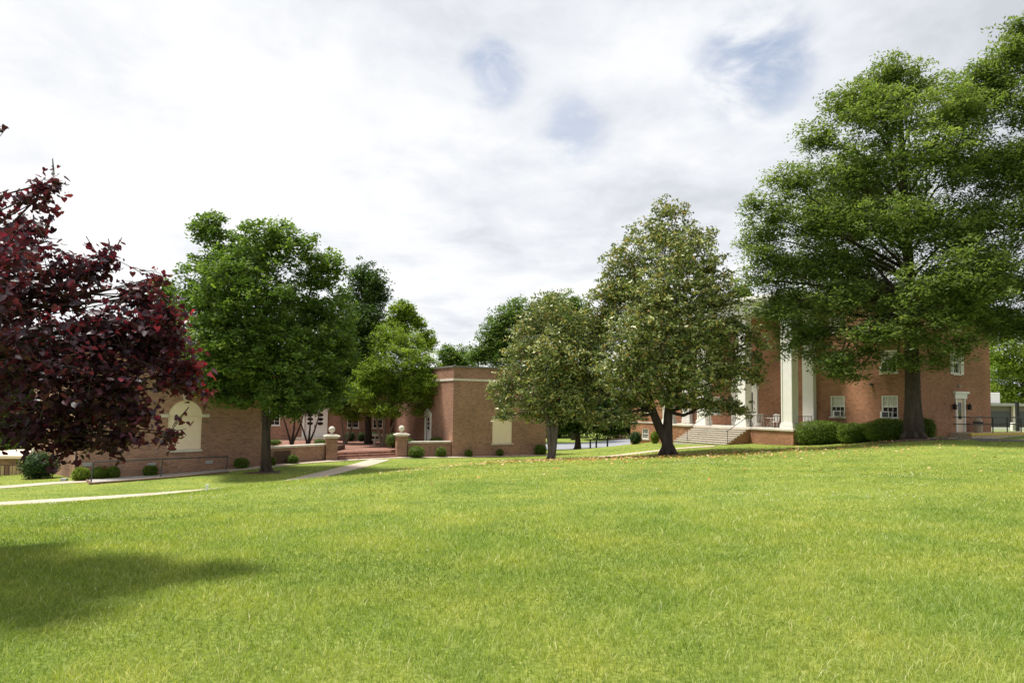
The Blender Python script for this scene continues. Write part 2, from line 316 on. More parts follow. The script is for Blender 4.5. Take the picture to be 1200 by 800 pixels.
PATHS = []
def path(name, pts, wd, mat, lift=.03, smooth_=True):
    """pts: (px, distance) measured, or world xy if given as Vector"""
    Q = [p if isinstance(p, Vector) else Vector((PX(p[0], p[1]), p[1], 0)) for p in pts]
    S = []
    for i in range(len(Q) - 1):
        p0 = Q[max(i - 1, 0)]; p1 = Q[i]; p2 = Q[i + 1]; p3 = Q[min(i + 2, len(Q) - 1)]
        n = max(2, int((p2 - p1).length / .5))
        for k in range(n):
            t = k / n; S.append(.5 * ((2 * p1) + (p2 - p0) * t + (2 * p0 - 5 * p1 + 4 * p2 - p3) * t * t + (3 * p1 - p0 - 3 * p2 + p3) * t ** 3))
    S.append(Q[-1]); mb = MB(); b = 0
    for i, s in enumerate(S):
        t = (S[min(i + 1, len(S) - 1)] - S[max(i - 1, 0)]).normalized(); nrm = Vector((-t.y, t.x, 0))
        row = []
        for k in (-1, -.33, .33, 1):
            q = s + nrm * wd * .5 * k; z = G(q.x, q.y); row.append((q.x, q.y, z))
        za = sum(r[2] for r in row) / 4
        zz = [.5 * r[2] + .5 * za + lift for r in row]
        mb.v += [(row[0][0], row[0][1], zz[0] - .12)] + [(r[0], r[1], z) for r, z in zip(row, zz)] + [(row[3][0], row[3][1], zz[3] - .12)]
        if i:
            a = (i - 1) * 6
            for k in range(5): mb.f.append([a + k, a + k + 1, a + 7 + k, a + 6 + k])
    PATHS.append((np.array([(s.x, s.y) for s in S]), wd * .5 + .02))
    return tag(mb.build(name, mat), kind='structure')
path('path', [(-140, 22.5), (-60, 24.3), (0, 26), (100, 28.3), (230, 31.5), (300, 33), (345, 35), (400, 42), (425, 46), (447, 51)], 1.5, M['concrete'])
path('pavement', [(-80, 33), (0, 34.5), (60, 36.3), (108, 37.4)], 1.2, M['concrete'])
path('pavement', [(255, 42.0), (300, 44.0), (350, 47.2), (387, 49.0), (440, 52.0), (471, 53.0), (531, 54.6), (600, 57.2), (650, 59.2)], 1.3, M['concrete'], lift=.045)
path('path', [(640, 49), (672, 50), (700, 50.5), (740, 51), (775, 50.8), (806, 50.2), (838, 49.3)], 1.5, M['concrete'])
path('driveway', [(1100, 37.9), (1150, 38.3), (1200, 39), (1300, 41.3)], 5.6, M['asphalt'], lift=.04)
path('road', [(520, 80), (600, 81), (660, 82), (720, 84), (800, 90)], 11, M['road'], lift=.06)

def on_path(x, y):
    r = np.zeros(x.shape, bool)
    for S, h in PATHS:
        for i in range(0, len(S)):
            r |= (x - S[i, 0]) ** 2 + (y - S[i, 1]) ** 2 < (h + .03) ** 2 if False else ((x - S[i, 0]) ** 2 + (y - S[i, 1]) ** 2 < h * h)
    return r

# ------------------------------------------------------------------ buildings
def wallmap(kind, off=0):
    if kind == 'front': return lambda u, n, z: (-n + off, u, z)     # wall x=off facing -x, u = y
    if kind == 'side': return lambda u, n, z: (u, -n + off, z)      # wall y=off facing -y, u = x
def wall_face(mb, u0, u1, z0, z1, holes, depth=.14):
    us = sorted({u0, u1, *[h[0] for h in holes], *[h[1] for h in holes]}); zs = sorted({z0, z1, *[h[2] for h in holes], *[h[3] for h in holes]})
    us = [a for a in us if u0 <= a <= u1]; zs = [a for a in zs if z0 <= a <= z1]
    for a, b_ in zip(us, us[1:]):
        for c, d in zip(zs, zs[1:]):
            mu, mz_ = (a + b_) / 2, (c + d) / 2
            if any(h[0] < mu < h[1] and h[2] < mz_ < h[3] for h in holes): continue
            k = mb.pts([(a, 0, c), (b_, 0, c), (b_, 0, d), (a, 0, d)]); mb.f.append([k, k + 1, k + 2, k + 3])
    for h in holes:
        a, b_, c, d = h
        for q in (((a, c), (b_, c)), ((b_, c), (b_, d)), ((b_, d), (a, d)), ((a, d), (a, c))):
            k = mb.pts([(q[0][0], 0, q[0][1]), (q[1][0], 0, q[1][1]), (q[1][0], -depth, q[1][1]), (q[0][0], -depth, q[0][1])]); mb.f.append([k, k + 1, k + 2, k + 3])
def sash_window(parent, mp, uc, w_, z0, z1, ac=None, shutters=False, lights=(3, 2), sill=True, blind=.5, wide_sill=True):
    u0, u1 = uc - w_ / 2, uc + w_ / 2; fr = .075; zm = (z0 + z1) / 2
    f = MB(mp)
    f.box(u0, u0 + fr, -.13, -.02, z0, z1); f.box(u1 - fr, u1, -.13, -.02, z0, z1); f.box(u0 + fr, u1 - fr, -.13, -.02, z1 - fr, z1); f.box(u0 + fr, u1 - fr, -.13, -.02, z0, z0 + fr); f.box(u0 + fr, u1 - fr, -.11, -.04, zm - .03, zm + .03)
    for k in range(1, lights[0]):
        u = u0 + fr + (w_ - 2 * fr) * k / lights[0]; f.box(u - .012, u + .012, -.105, -.07, z0 + fr, zm - .03); f.box(u - .012, u + .012, -.105, -.07, zm + .03, z1 - fr)
    for zz in ((z0 + zm) / 2, (zm + z1) / 2): f.box(u0 + fr, u1 - fr, -.1, -.075, zz - .011, zz + .011)
    o = f.build('window', M['white'], parent)
    g = MB(mp); g.box(u0 + .02, u1 - .02, -.135, -.112, z0 + .02, z1 - .02); g.build('pane', M['glass'], o)
    if blind:
        bl = MB(mp); bl.box(u0 + fr + .02, u1 - fr - .02, -.111, -.1075, z1 - fr - (z1 - z0) * blind, z1 - fr - .005); bl.build('blind', M['blind'], o)
    if sill:
        s = MB(mp); s.box(u0 - .1, u1 + .1, -.13, .07, z0 - .1, z0); s.build('sill', M['stone'], o)
    if ac is not None:
        a = MB(mp); c = u0 + ac * w_; a.box(c - .3, c + .3, -.08, .3, z0 + .03, z0 + .43); ao = a.build('air_conditioner', M['white'], o)
        a.v = []; a.f = []
        gl = MB(mp); gl.box(c - .26, c + .16, .302, .312, z0 + .07, z0 + .39); gl.box(c - .31, c - .302, .05, .27, z0 + .08, z0 + .38); gl.box(c + .302, c + .31, .05, .27, z0 + .08, z0 + .38)
        gl.build('grille', M['grille'], o)
    if shutters:
        for s in (-1, 1):
            a = u0 - .36 if s < 0 else u1 + .02; sh = MB(mp); z_a, z_b = z0 - .03, z1 + .03
            sh.box(a, a + .05, 0.003, .05, z_a, z_b); sh.box(a + .29, a + .34, 0.003, .05, z_a, z_b)
            for q in (z_a, (z_a + z_b) / 2 - .03, z_b - .06): sh.box(a + .05, a + .29, .003, .05, q, q + .06)
            nn_ = int((z_b - z_a) / .06)
            for q in range(nn_): sh.box(a + .05, a + .29, .01, .034, z_a + q * .06 + .01, z_a + q * .06 + .05)
            sh.build('shutter', M['white'], o)
    return o

# --- columned hall on the right
YC = 43.0; CX = PX(1073, YC); ROT = R(28)
hall = empty('brick_hall', (CX, YC, 0), ROT, 'three storey orange brick hall with a white columned porch, right of the spreading magnolia', 'building')
cR, sR = math.cos(ROT), math.sin(ROT)
def loc2w(x, y): return (CX + x * cR - y * sR, YC + x * sR + y * cR)
def ly(px, xl):
    t = (px - 600) / F + .0006   # y along the wall where this photo column falls
    # (CX + x c - y s) = t (YC + x s + y c)
    return (CX + xl * cR - t * (YC + xl * sR)) / (sR + t * cR)
LEN = ly(739, 0); DEP = 8.0; TOP = 9.55
FM = wallmap('front'); SM = wallmap('side')
rows = [(1.12, 2.58), (4.08, 5.54), (7.04, 8.4)]
ww = 1.12
yR1, yR2 = ly(981, 0), ly(1042, 0); yL = ly(756, 0); yL2 = ly(768, 0) ; yP1, yP2 = ly(838, 0), ly(927, 0)
holes = []
W = []
for ri, (a, b_) in enumerate(rows):
    for y, q in ((yR2, .35), (yR1, .62)): W.append((y, a, b_, 1 - q))
    W.append((yL, a, b_, .6 if ri < 2 else None))
    for y in (yP1, yP2): W.append((y, a, b_, None))
    if ri > 0: W.append((ly(873, 0), a, b_, None))
holes = [(y - ww / 2, y + ww / 2, a, b_) for y, a, b_, _ in W]
bw0, bw1 = -1.45, -.48
holes.append((yL - .5, yL + .5, bw0, bw1))
yD = ly(873, 0)
holes.append((yD - .95, yD + .95, .22, 3.2))
sideU = [(3.55)]
side_w = [(3.0, 4.0), (3.0, 4.0)]
mbw = MB(FM); wall_face(mbw, 0, LEN, -3.2, TOP, holes)
mbs = MB(SM)
us = 8.0 * 0 ; 
def lx(px):   # x along the side wall for a photo column
    t = (px - 600) / F + .0006
    return (t * YC - CX) / (cR - t * sR)
uW = lx(1121.5); uD = lx(1124.5); DEP = lx(1160.5)
wS = .78
sh = [(uW - wS / 2, uW + wS / 2, 4.08, 5.6), (uW - wS / 2, uW + wS / 2, 7.04, 8.5), (uD - .55, uD + .55, .25, 2.45)]
wall_face(mbs, 0, DEP, -3.2, TOP, sh)
mb = MB(); mb.v = mbw.v + mbs.v; mb.f = mbw.f + [[i + len(mbw.v) for i in f] for f in mbs.f]
k = mb.pts([(DEP, 0, -3.2), (DEP, LEN, -3.2), (DEP, LEN, TOP), (DEP, 0, TOP), (0, LEN, -3.2), (0, LEN, TOP)]); mb.f += [[k, k + 1, k + 2, k + 3], [k + 4, k + 1, k + 2, k + 5]]
mb.build('wall', M['brick_orange'], hall)
mb = MB(); mb.box(.25, DEP - .25, .25, LEN - .25, TOP - .45, TOP - .3); mb.build('roof', M['roof'], hall)
mb = MB(); mb.box(-.28, DEP + .28, -.28, LEN + .28, TOP, TOP + .22); mb.box(-.14, DEP + .14, -.14, LEN + .14, TOP - .3, TOP - .002); mb.build('cornice', M['white'], hall, bevel=.02)
mb = MB(); mb.box(-.06, -.003, LEN * 0 + 0, LEN, .08, .2); mb.build('water_table', M['stone'], hall)
for y, a, b_, ac in W: sash_window(hall, FM, y, ww, a, b_, ac, blind=.46)
sash_window(hall, FM, yL, 1.0, bw0, bw1, None, lights=(4, 2), blind=0)
for a, b_ in ((4.08, 5.6), (7.04, 8.5)): sash_window(hall, SM, uW, wS, a, b_, None, True, lights=(2, 2), blind=.4)
# arched entry
mb = MB(FM)
for s in (-1, 1):
    c = yD + s * 1.15; mb.box(c - .2, c + .2, .0, .16, .2, 3.15); mb.box(c - .27, c + .27, 0.0, .24, 3.15, 3.42)
arc = [(yD + math.cos(t) * 1.3, 3.42 + math.sin(t) * 1.15) for t in np.linspace(0, math.pi, 17)]; arci = [(yD + math.cos(t) * 1.02, 3.42 + math.sin(t) * .88) for t in np.linspace(math.pi, 0, 17)]
mb.prism(arc + arci, .003, .18); en = mb.build('door_surround', M['white'], hall)
mb = MB(FM)
mb.prism([(yD + math.cos(t) * 1.02, 3.43 + math.sin(t) * .88) for t in np.linspace(0, math.pi, 17)], .004, .03); mb.build('fanlight', M['glass'], en)
mb = MB(FM)
for t in np.linspace(.4, math.pi - .4, 5): 
    a = (yD + math.cos(t) * .05, 3.45); c = (yD + math.cos(t) * 1.0, 3.43 + math.sin(t) * .86); mb.tube([(a[0], .04, a[1]), (c[0], .04, c[1])], .022, 5)
mb.build('muntin', M['white'], en)
mb = MB(FM); mb.box(yD - .95, yD + .95, -.12, -.06, .22, 3.2); 
for s in (-.47, .47): mb.box(yD + s - .3, yD + s + .3, -.06, -.045, .5, 1.2)
dr = mb.build('door', M['white'], hall)
mb = MB(FM)
for s in (-.47, .47): mb.box(yD + s - .26, yD + s + .26, -.058, -.05, 1.4, 2.9)
mb.build('pane', M['glass'], dr)
# side door
mb = MB(SM); mb.box(uD - .55, uD - .43, -.13, .06, .25, 2.45); mb.box(uD + .43, uD + .55, -.13, .06, .25, 2.45); mb.box(uD - .68, uD + .68, .003, .1, 2.45, 2.78); mb.box(uD - .8, uD + .8, .003, .2, 2.78, 2.92)
sdn = mb.build('door_surround', M['white'], hall, label='cream side door frame with flat hood')
mb = MB(SM); mb.box(uD - .43, uD + .43, -.12, -.07, .25, 2.45); dd = mb.build('door', M['cream'], hall, label='cream side door')
mb = MB(SM); mb.box(uD - .1, uD + .26, -.068, -.06, 1.1, 2.2); mb.build('pane', M['glass'], dd)
for s in (-1, 1):
    mb = MB(SM); u = uD + s * .85; mb.box(u - .03, u + .03, .003, .16, 2.0, 2.06); mb.box(u - .09, u + .09, .07, .25, 1.72, 2.0); mb.box(u - .12, u + .12, .05, .28, 2.0, 2.05); mb.box(u - .04, u + .04, .12, .2, 2.05, 2.16)
    mb.build('wall_lantern', M['black'], hall, bevel=.01)
mb = MB(SM); mb.box(uD - .25, uD - .1, .003, .14, 3.2, 3.34); mb.build('security_lamp', M['greymetal'], hall, bevel=.02)
mb = MB(FM); mb.lathe([(.01, 0), (.1, .0), (.12, .08), (.1, .16), (.01, .18)], (ly(1022, 0), .1, 3.25), 10); mb.build('security_lamp', M['dkgrey'], hall)
# porch
PD = 2.75; yA = ly(949.5, 0) - .62; 
xc = -(PD - .5); yc = [ly(px, xc) for px in (925, 873, 827, 784)]
sp_ = (yc[3] - yc[0]) / 3; yc = [yc[0] + i * sp_ for i in range(4)]
y0p, y1p = yc[0] - .7, yc[3] + .7; FZ = .22
mb = MB(); mb.box(-PD, -.004, y0p, y1p, -3.0, FZ - .16); mb.build('porch_base', M['brick_orange'], hall)
mb = MB(); mb.box(-PD - .08, -.008, y0p - .08, y1p + .08, FZ - .158, FZ); mb.build('porch_floor', M['stone'], hall, bevel=.015)
ZE = 8.75
for i, y in enumerate(yc):
    mb = MB()
    a = .47; b2 = .30
    mb.box(xc - b2, xc + b2, y - a, y + a, FZ + .42, ZE - .35)
    # raised edge fillets leave a sunk panel
    for s in (-1, 1):
        mb.box(xc - b2 - .035, xc - b2 - .001, y + s * (a - .06) - .06, y + s * (a - .06) + .06, FZ + .42, ZE - .35)
        mb.box(xc + s * (b2 - .05) - .05, xc + s * (b2 - .05) + .05, y - a - .03, y - a - .001, FZ + .42, ZE - .35)
    o = mb.build('column', M['white'], hall, bevel=.008)
    m2 = MB(); m2.box(xc - b2 - .09, xc + b2 + .09, y - a - .09, y + a + .09, FZ, FZ + .3); m2.box(xc - b2 - .05, xc + b2 + .05, y - a - .05, y + a + .05, FZ + .3, FZ + .42); m2.build('column_base', M['white'], o, bevel=.01)
    m3 = MB(); m3.box(xc - b2 - .05, xc + b2 + .05, y - a - .05, y + a + .05, ZE - .35, ZE - .15); m3.box(xc - b2 - .1, xc + b2 + .1, y - a - .1, y + a + .1, ZE - .15, ZE); m3.build('capital', M['white'], o, bevel=.01)
for y in (yc[0] , yc[3]):
    mb = MB(); mb.box(-.34, -.004, y - .47, y + .47, FZ, ZE); mb.box(-.38, -.0035, y - .52, y + .52, FZ + .001, FZ + .4); mb.build('pilaster', M['white'], hall, bevel=.01)
mb = MB(); mb.box(-PD - .05, -.3, y0p + .1, y1p - .1, ZE, ZE + .75); mb.box(-PD - .35, -.3, y0p - .2, y1p + .2, ZE + .75, ZE + .95); mb.box(-PD - .5, -.3, y0p - .35, y1p + .35, ZE + .95, ZE + 1.22); mb.build('entablature', M['white'], hall, bevel=.02)
# porch steps (ten treads) + handrails
ys0, ys1 = ly(878, -PD), ly(816, -PD)
nst = 9; rise = (FZ + 1.14) / nst
for i in range(nst):
    z1 = FZ - rise * (i + 0) - .0; 
    if i == 0: continue
    mb = MB(); mb.box(-PD - .09 - .3 * i, -PD - .08 - .3 * (i - 1), ys0, ys1, z1 - .05, z1); mb.build('step', M['step_stone'], hall, bevel=.012)
    mb = MB(); mb.box(-PD - .06 - .3 * i, -PD - .06 - .3 * (i - 1) - .004, ys0 + .04, ys1 - .04, -1.9, z1 - .052); mb.build('riser', M['step_stone'], hall)
mb = MB()
for i in range(1, nst): mb.box(-PD - .06 - .3 * i, -PD - .065 - .3 * (i - 1), ys0 + .012, ys0 + .036, -1.9, FZ - rise * i - .055)
mb.build('stair_cheek', M['brick_orange'], hall)
def stair_rail(y):
    zb = FZ - rise * 8; xb = -PD - .3 * 7.6; xt = -PD + .1
    mb = MB(); mb.tube([(xb, y, zb - .02), (xb, y, zb + .92)], .022, 6); mb.tube([(xb - .25, y, zb + .92), (xb, y, zb + .95), (xt, y, FZ + .95), (xt + .1, y, FZ + .95)], .024, 6); mb.tube([(xt, y, FZ), (xt, y, FZ + .95)], .022, 6)
    return mb.build('handrail', M['black'], hall)
stair_rail(ly(853, -PD - 2.2)); stair_rail(ly(806, -PD - 2.2))
def porch_rail(ya, yb, x=-PD + .25, name='railing'):
    mb = MB(); mb.tube([(x, ya, FZ + .9), (x, yb, FZ + .9)], .022, 6); mb.tube([(x, ya, FZ + .1), (x, yb, FZ + .1)], .016, 6)
    n = max(2, int(abs(yb - ya) / .14))
    for i in range(n + 1): y = ya + (yb - ya) * i / n; mb.box(x - .009, x + .009, y - .009, y + .009, FZ + (.0 if i % 6 == 0 else .1), FZ + .9)
    mb.build(name, M['black'], hall)
porch_rail(yc[0] + .5, yc[1] - .5, xc); porch_rail(yc[2] + .5, yc[3] - .5, xc)
mb = MB(); y = yc[0] - .3
mb.tube([(xc + .35, y, FZ + .9), (-.05, y, FZ + .9)], .02, 6)
for i in range(12): x = xc + .4 + i * .15; mb.box(x - .009, x + .009, y - .009, y + .009, FZ, FZ + .9) if x < -.05 else None
mb.build('railing', M['black'], hall)
# porch furniture
def w3(x, y, z): a = loc2w(x, y); return (a[0], a[1], z)
yt = ly(903, -1.2)
tb = empty('bistro_table', w3(-1.2, yt, FZ), ROT, 'small round white metal table on the hall porch behind the railing', 'table')
MB().lathe([(.36, 0), (.38, .012), (.36, .025)], (0, 0, .7), 20).build('tabletop', M['white'], tb)
for k in range(4):
    a = k * math.pi / 2 + .4; MB().tube([(.05 * math.cos(a), .05 * math.sin(a), .7), (.12 * math.cos(a), .12 * math.sin(a), .35), (.33 * math.cos(a), .33 * math.sin(a), .012)], .012, 5).build('leg', M['white'], tb)
def chair(px, xl, rz, label):
    y = ly(px, xl); c = empty('garden_chair', w3(xl, y, FZ), ROT + rz, label, 'chair')
    MB().box(-.22, .22, -.22, .22, .43, .455).build('seat', M['white'], c, bevel=.01)
    mb = MB(); mb.tube([(-.22, .22, .45), (-.22, .27, .95)], .015, 6); mb.tube([(.22, .22, .45), (.22, .27, .95)], .015, 6); mb.tube([(-.22, .27, .95), (0, .28, 1.02), (.22, .27, .95)], .015, 6)
    for k in range(5): x = -.15 + .075 * k; mb.box(x - .02, x + .02, .235, .25, .5, .97)
    mb.build('backrest', M['white'], c)
    for sx in (-1, 1):
        for sy in (-1, 1): MB().tube([(sx * .2, sy * .2, .43), (sx * .23, sy * .24, 0)], .015, 6).build('leg', M['white'], c)
chair(893, -1.0, R(100), 'white slatted metal chair on the porch beside the arched entry')
chair(908, -1.6, R(-70), 'white slatted metal chair facing the round porch table from its right')
pl = empty('potted_plant', w3(-.45, ly(889, -.45), FZ), 0, 'small potted plant beside the arched entry door on the porch', 'plant')
MB().lathe([(.11, 0), (.16, .28), (.18, .3), (.15, .3), (.14, .26)], (0, 0, 0), 14).build('pot', M['white'], pl)

# --- theatre block in the middle
AR = R(29.6); AY = 55.0; AX = PX(531, AY); 
aud = empty('brick_theatre', (AX, AY, 0), AR, 'windowless flat roofed brown brick block left of the two magnolias', 'building')
ca, sa = math.cos(AR), math.sin(AR)
def aw(x, y): return (AX + x * ca - y * sa, AY + x * sa + y * ca)
def ax_(px):
    t = (px - 600) / F + .0006; return (t * AY - AX) / (ca - t * sa)
def ay_(px):
    t = (px - 600) / F + .0006; return (AX - t * AY) / (sa + t * ca)
A1 = ax_(640) ; ATOP = P(531, 430, AY).z; ABAND = P(531, 444, AY).z; AB = -4
AD = ay_(455)
mb = MB(); 
hx0, hx1 = ax_(577.5), ax_(600.5); hz0, hz1 = P(590, 519, AY + 2.5).z, P(590, 489, AY + 2.5).z
sm = MB(SM); wall_face(sm, 0, A1, AB, ATOP, [(hx0, hx1, hz0, hz1)], .1)
dy = ay_(502.5)
fm = MB(FM); wall_face(fm, 0, AD, AB, ATOP, [(dy - .55, dy + .55, -1.75, .55)], .12)
mb.v = sm.v + fm.v; mb.f = sm.f + [[i + len(sm.v) for i in f] for f in fm.f]
k = mb.pts([(A1, 0, AB), (A1, AD, AB), (A1, AD, ATOP), (A1, 0, ATOP), (0, AD, AB), (0, AD, ATOP)]); mb.f += [[k, k + 1, k + 2, k + 3], [k + 4, k + 1, k + 2, k + 5]]
mb.build('wall', M['brick_brown'], aud)
mb = MB(); mb.box(.3, A1 - .3, .3, AD - .3, ATOP - .3, ATOP - .1); mb.build('roof', M['roof'], aud)
mb = MB(); mb.box(-.08, A1 + .08, -.08, AD + .08, ATOP, ATOP + .13); mb.build('parapet_cap', M['metalroof'], aud)
mb = MB(); mb.box(-.06, -.003, -.06, AD, ABAND - .12, ABAND + .06); mb.box(-.003, A1, -.06, -.003, ABAND - .12, ABAND + .06); mb.build('string_course', M['stone'], aud)
mb = MB(SM); mb.box(hx0, hx1, -.09, -.06, hz0, hz1); pn = mb.build('blind_panel', M['cream'], aud)
mb = MB(SM); mb.box(hx0 - .1, hx1 + .1, -.06, .06, hz0 - .12, hz0 - .002); mb.build('sill', M['stone'], pn)
mb = MB(SM); mb.box(hx0 - .1, hx1 + .1, .003, .05, hz1 + .002, hz1 + .1); mb.build('lintel', M['stone'], pn)
mb = MB(FM); mb.box(dy - .7, dy - .45, 0.003, .08, -1.75, .6); mb.box(dy + .45, dy + .7, .003, .08, -1.75, .6); mb.box(dy - .75, dy + .75, .003, .12, .6, .85); mb.prism([(dy - .8, .85), (dy + .8, .85), (dy, 1.3)], .003, .16)
sd_ = mb.build('door_surround', M['white'], aud)
mb = MB(FM); mb.box(dy - .45, dy + .45, -.1, -.05, -1.75, .58); dd = mb.build('door', M['white'], aud)
mb = MB(FM)
for r_ in range(3): mb.box(dy - .28, dy + .28, -.048, -.04, -.55 + r_ * .36, -.25 + r_ * .36)
mb.build('pane', M['glass'], dd)
# courtyard rear range
BY = 67.0; bx0, bx1 = PX(296, BY), PX(458, BY)
rear = empty('courtyard_range', (bx0, BY, 0), R(-1), 'dark brick range at the back of the courtyard with white double doors', 'building')
BL = bx1 - bx0
def bu(px): return PX(px, BY) - bx0
holes = []; bw_ = [(bu(414.5), 1.15, -.75, .95), (bu(443.5), 1.0, -.75, .95), (bu(322), 1.1, -.6, 1.0)]
for u, w1, a, b_ in bw_: holes.append((u - w1 / 2, u + w1 / 2, a, b_))
ud = bu(370); holes.append((ud - 1.1, ud + 1.1, -1.7, .75))
mb = MB(SM); wall_face(mb, 0, BL, -4, 4.3, holes, .14); k = mb.pts([(0, -8, -4), (BL, -8, -4), (BL, -8, 4.3), (0, -8, 4.3)]); mb.f.append([k, k + 1, k + 2, k + 3]); k = mb.pts([(0, 0, -4), (0, 0, 4.3), (BL, 0, -4), (BL, 0, 4.3)]); mb.f += [[k - 4, k - 1, k + 1, k], [k - 3, k - 2, k + 3, k + 2]]; mb.build('wall', M['brick_brown'], rear)
mb = MB(); mb.box(-.1, BL, -.2, 8, 4.3, 4.42); mb.build('roof', M['metalroof'], rear)
for u, w1, a, b_ in bw_: sash_window(rear, SM, u, w1, a, b_, None, lights=(2, 2), blind=0)
mb = MB(SM); mb.box(ud - 1.25, ud - 1.0, .0, .1, -1.7, .95); mb.box(ud + 1.0, ud + 1.25, 0, .1, -1.7, .95); mb.box(ud - 1.0, ud + 1.0, 0, .09, .74, .95); mb.box(ud - 1.5, ud + 1.5, .003, .14, .96, 1.15); mb.build('door_surround', M['white'], rear)
for s in (-1, 1):
    mb = MB(SM); c = ud + s * .5; mb.box(c - .49, c + .49, -.1, -.05, -1.7, .74); d_ = mb.build('door', M['white'], rear)
    mb = MB(SM)
    for rr in range(3):
        z = -.55 + rr * .42; mb.prism([(c + math.cos(t) * .3, z + .18 + math.sin(t) * .17) for t in np.linspace(0, 2 * math.pi, 9)[:-1]], -.048, -.04)
    mb.build('pane', M['glass'], d_)
    MB(SM).box(ud + s * .06 - .02, ud + s * .06 + .02, -.05, .01, -.75, -.5).build('handle', M['dkgrey'], d_)
mb = MB(SM); mb.box(ud - 1.6, ud + 1.6, .02, .9, -2.2, -1.72); mb.build('doorstep', M['stone'], rear)

# --- left hall with blind arched window
LR = R(42); LY = 38.2; LX = PX(95, LY)
lh = empty('brick_auditorium', (LX, LY, 0), LR, 'brown brick hall with a cream blind arched window, partly behind the purple tree', 'building')
cl, sl_ = math.cos(LR), math.sin(LR)
def lxx(px):
    t = (px - 600) / F + .0006; return (t * LY - LX) / (cl - t * sl_)
LL = lxx(309); LT = 4.8; c = lxx(218.5); wv = 1.95
def lz(py, px=218): 
    x = lxx(px); return P(px, py, LY + x * sl_).z
z0_, z1_, zk = lz(526.5), lz(487), lz(469)
sm = MB(SM); r_ = wv / 2
wall_face(sm, 0, LL, -5, LT, [(c - r_, c + r_, z0_, z1_)], .12)
rise_ = zk - z1_
k = sm.pts([(c - r_, 0, z1_)])  # keep hole rectangular; the arch head is built proud in brick and cream
mb = MB(); mb.v = sm.v; mb.f = sm.f
k = mb.pts([(0, 0, -5), (0, 18, -5), (0, 18, LT), (0, 0, LT), (LL, 0, -5), (LL, 18, -5), (LL, 18, LT), (LL, 0, LT)]); mb.f += [[k, k + 1, k + 2, k + 3], [k + 4, k + 5, k + 6, k + 7], [k + 1, k + 5, k + 6, k + 2]]
mb.build('wall', M['brick_brown'], lh)
mb = MB(); mb.box(  .2, LL - .2, .2, 17.8, LT - .3, LT - .12); mb.build('roof', M['roof'], lh)
mb = MB(); mb.box(-.1, LL + .1, -.1, 18.1, LT, LT + .14); mb.build('parapet_cap', M['metalroof'], lh)
mb = MB(SM); mb.box(c - r_, c + r_, -.1, -.06, z0_, z1_); pn = mb.build('blind_window', M['cream'], lh)
ar = [(c + math.cos(t) * r_, z1_ + math.sin(t) * rise_) for t in np.linspace(0, math.pi, 15)]
mb = MB(SM); mb.prism(ar, .003, .012); mb.build('arch_head', M['cream'], pn)
aro = [(c + math.cos(t) * (r_ + .12), z1_ + math.sin(t) * (rise_ + .12)) for t in np.linspace(0, math.pi, 15)]
mb = MB(SM); mb.prism(aro + ar[::-1], .003, .05); mb.build('arch_ring', M['brick_brown'], pn)
mb = MB(SM); mb.prism([(c - .14, zk + .02), (c + .14, zk + .02), (c + .2, zk + .42), (c - .2, zk + .42)], .003, .12); mb.build('keystone', M['stone'], pn)
for s in (-1, 1): mb = MB(SM); a = c + s * (r_ + .2); mb.box(a - .22, a + .22, .003, .09, z1_ - .1, z1_ + .1); mb.build('impost_block', M['stone'], pn)
mb = MB(SM); mb.box(c - r_ - .02, c + r_ + .06, -.06, .08, z0_ - .15, z0_ - .003); mb.build('sill', M['stone'], pn)
for px in (106, 181, 248): a = lxx(px); zz = lz(541, px) if px > 200 else lz(544, px); MB(SM).box(a - .22, a + .22, .003, .03, zz - .1, zz + .1).build('vent', M['greymetal'], lh)
MB(FM).tube([(.35, .08, -3.2), (.35, .08, LT)], .05, 8).build('downpipe', M['dkgrey'], lh)
sash_window(lh, FM, 1.9, 1.0, 2.4, 3.9, None, lights=(3, 2), blind=0, sill=True)

# --- courtyard walls, piers, steps, plaza
def gpier(px, base_py, Y, label):
    p = P(px, base_py, Y); e = empty('gate_pier', (p.x, p.y, -2.5), R(20), label, 'pier', 'brick piers flanking the courtyard steps')
    MB().box(-.40, .40, -.40, .40, -.4, 1.62).build('shaft', M['brick_brown'], e)
    mb = MB(); mb.box(-.47, .47, -.47, .47, 1.62, 1.70); mb.box(-.57, .57, -.57, .57, 1.70, 1.80); mb.box(-.4, .4, -.4, .4, 1.80, 1.86); mb.build('cap', M['stone'], e, bevel=.02)
    MB().lathe([(.17, 0), (.1, .06), (.08, .12), (.12, .16)] + [(max(.02, .235 * math.cos(t)), .37 + .235 * math.sin(t)) for t in np.linspace(-1.1, 1.5, 12)], (0, 0, 1.86), 20).build('ball_finial', M['stone'], e, smooth=True)
    MB().lathe([(.05, 0), (.05, .02)], (0, 0, 0), 8)
    return p
pL = gpier(388, 538.5, 50.0, 'brick pier with stone ball finial left of the courtyard steps')
pR = gpier(470, 535.5, 53.8, 'brick pier with stone ball finial right of the courtyard steps')
def gwall(x0, y0, x1, y1, label, z0=-3.2, zt=-1.42):
    d = Vector((x1 - x0, y1 - y0, 0)); e = empty('garden_wall', (x0, y0, 0), math.atan2(d.y, d.x), label, 'wall'); Ln = d.length
    MB().box(0, Ln, -.17, .17, z0, zt).build('wall_face', M['brick_brown'], e); MB().box(-.02, Ln + .02, -.24, .24, zt, zt + .14).build('coping', M['stone'], e, bevel=.015)
lend = (LX + LL * cl, LY + LL * sl_)
gwall(lend[0] + .02, lend[1] + .6, pL.x - .48, pL.y - .1, 'low brick garden wall with pale coping joining the left hall to the pier')
ae = aw(0.0, .4)
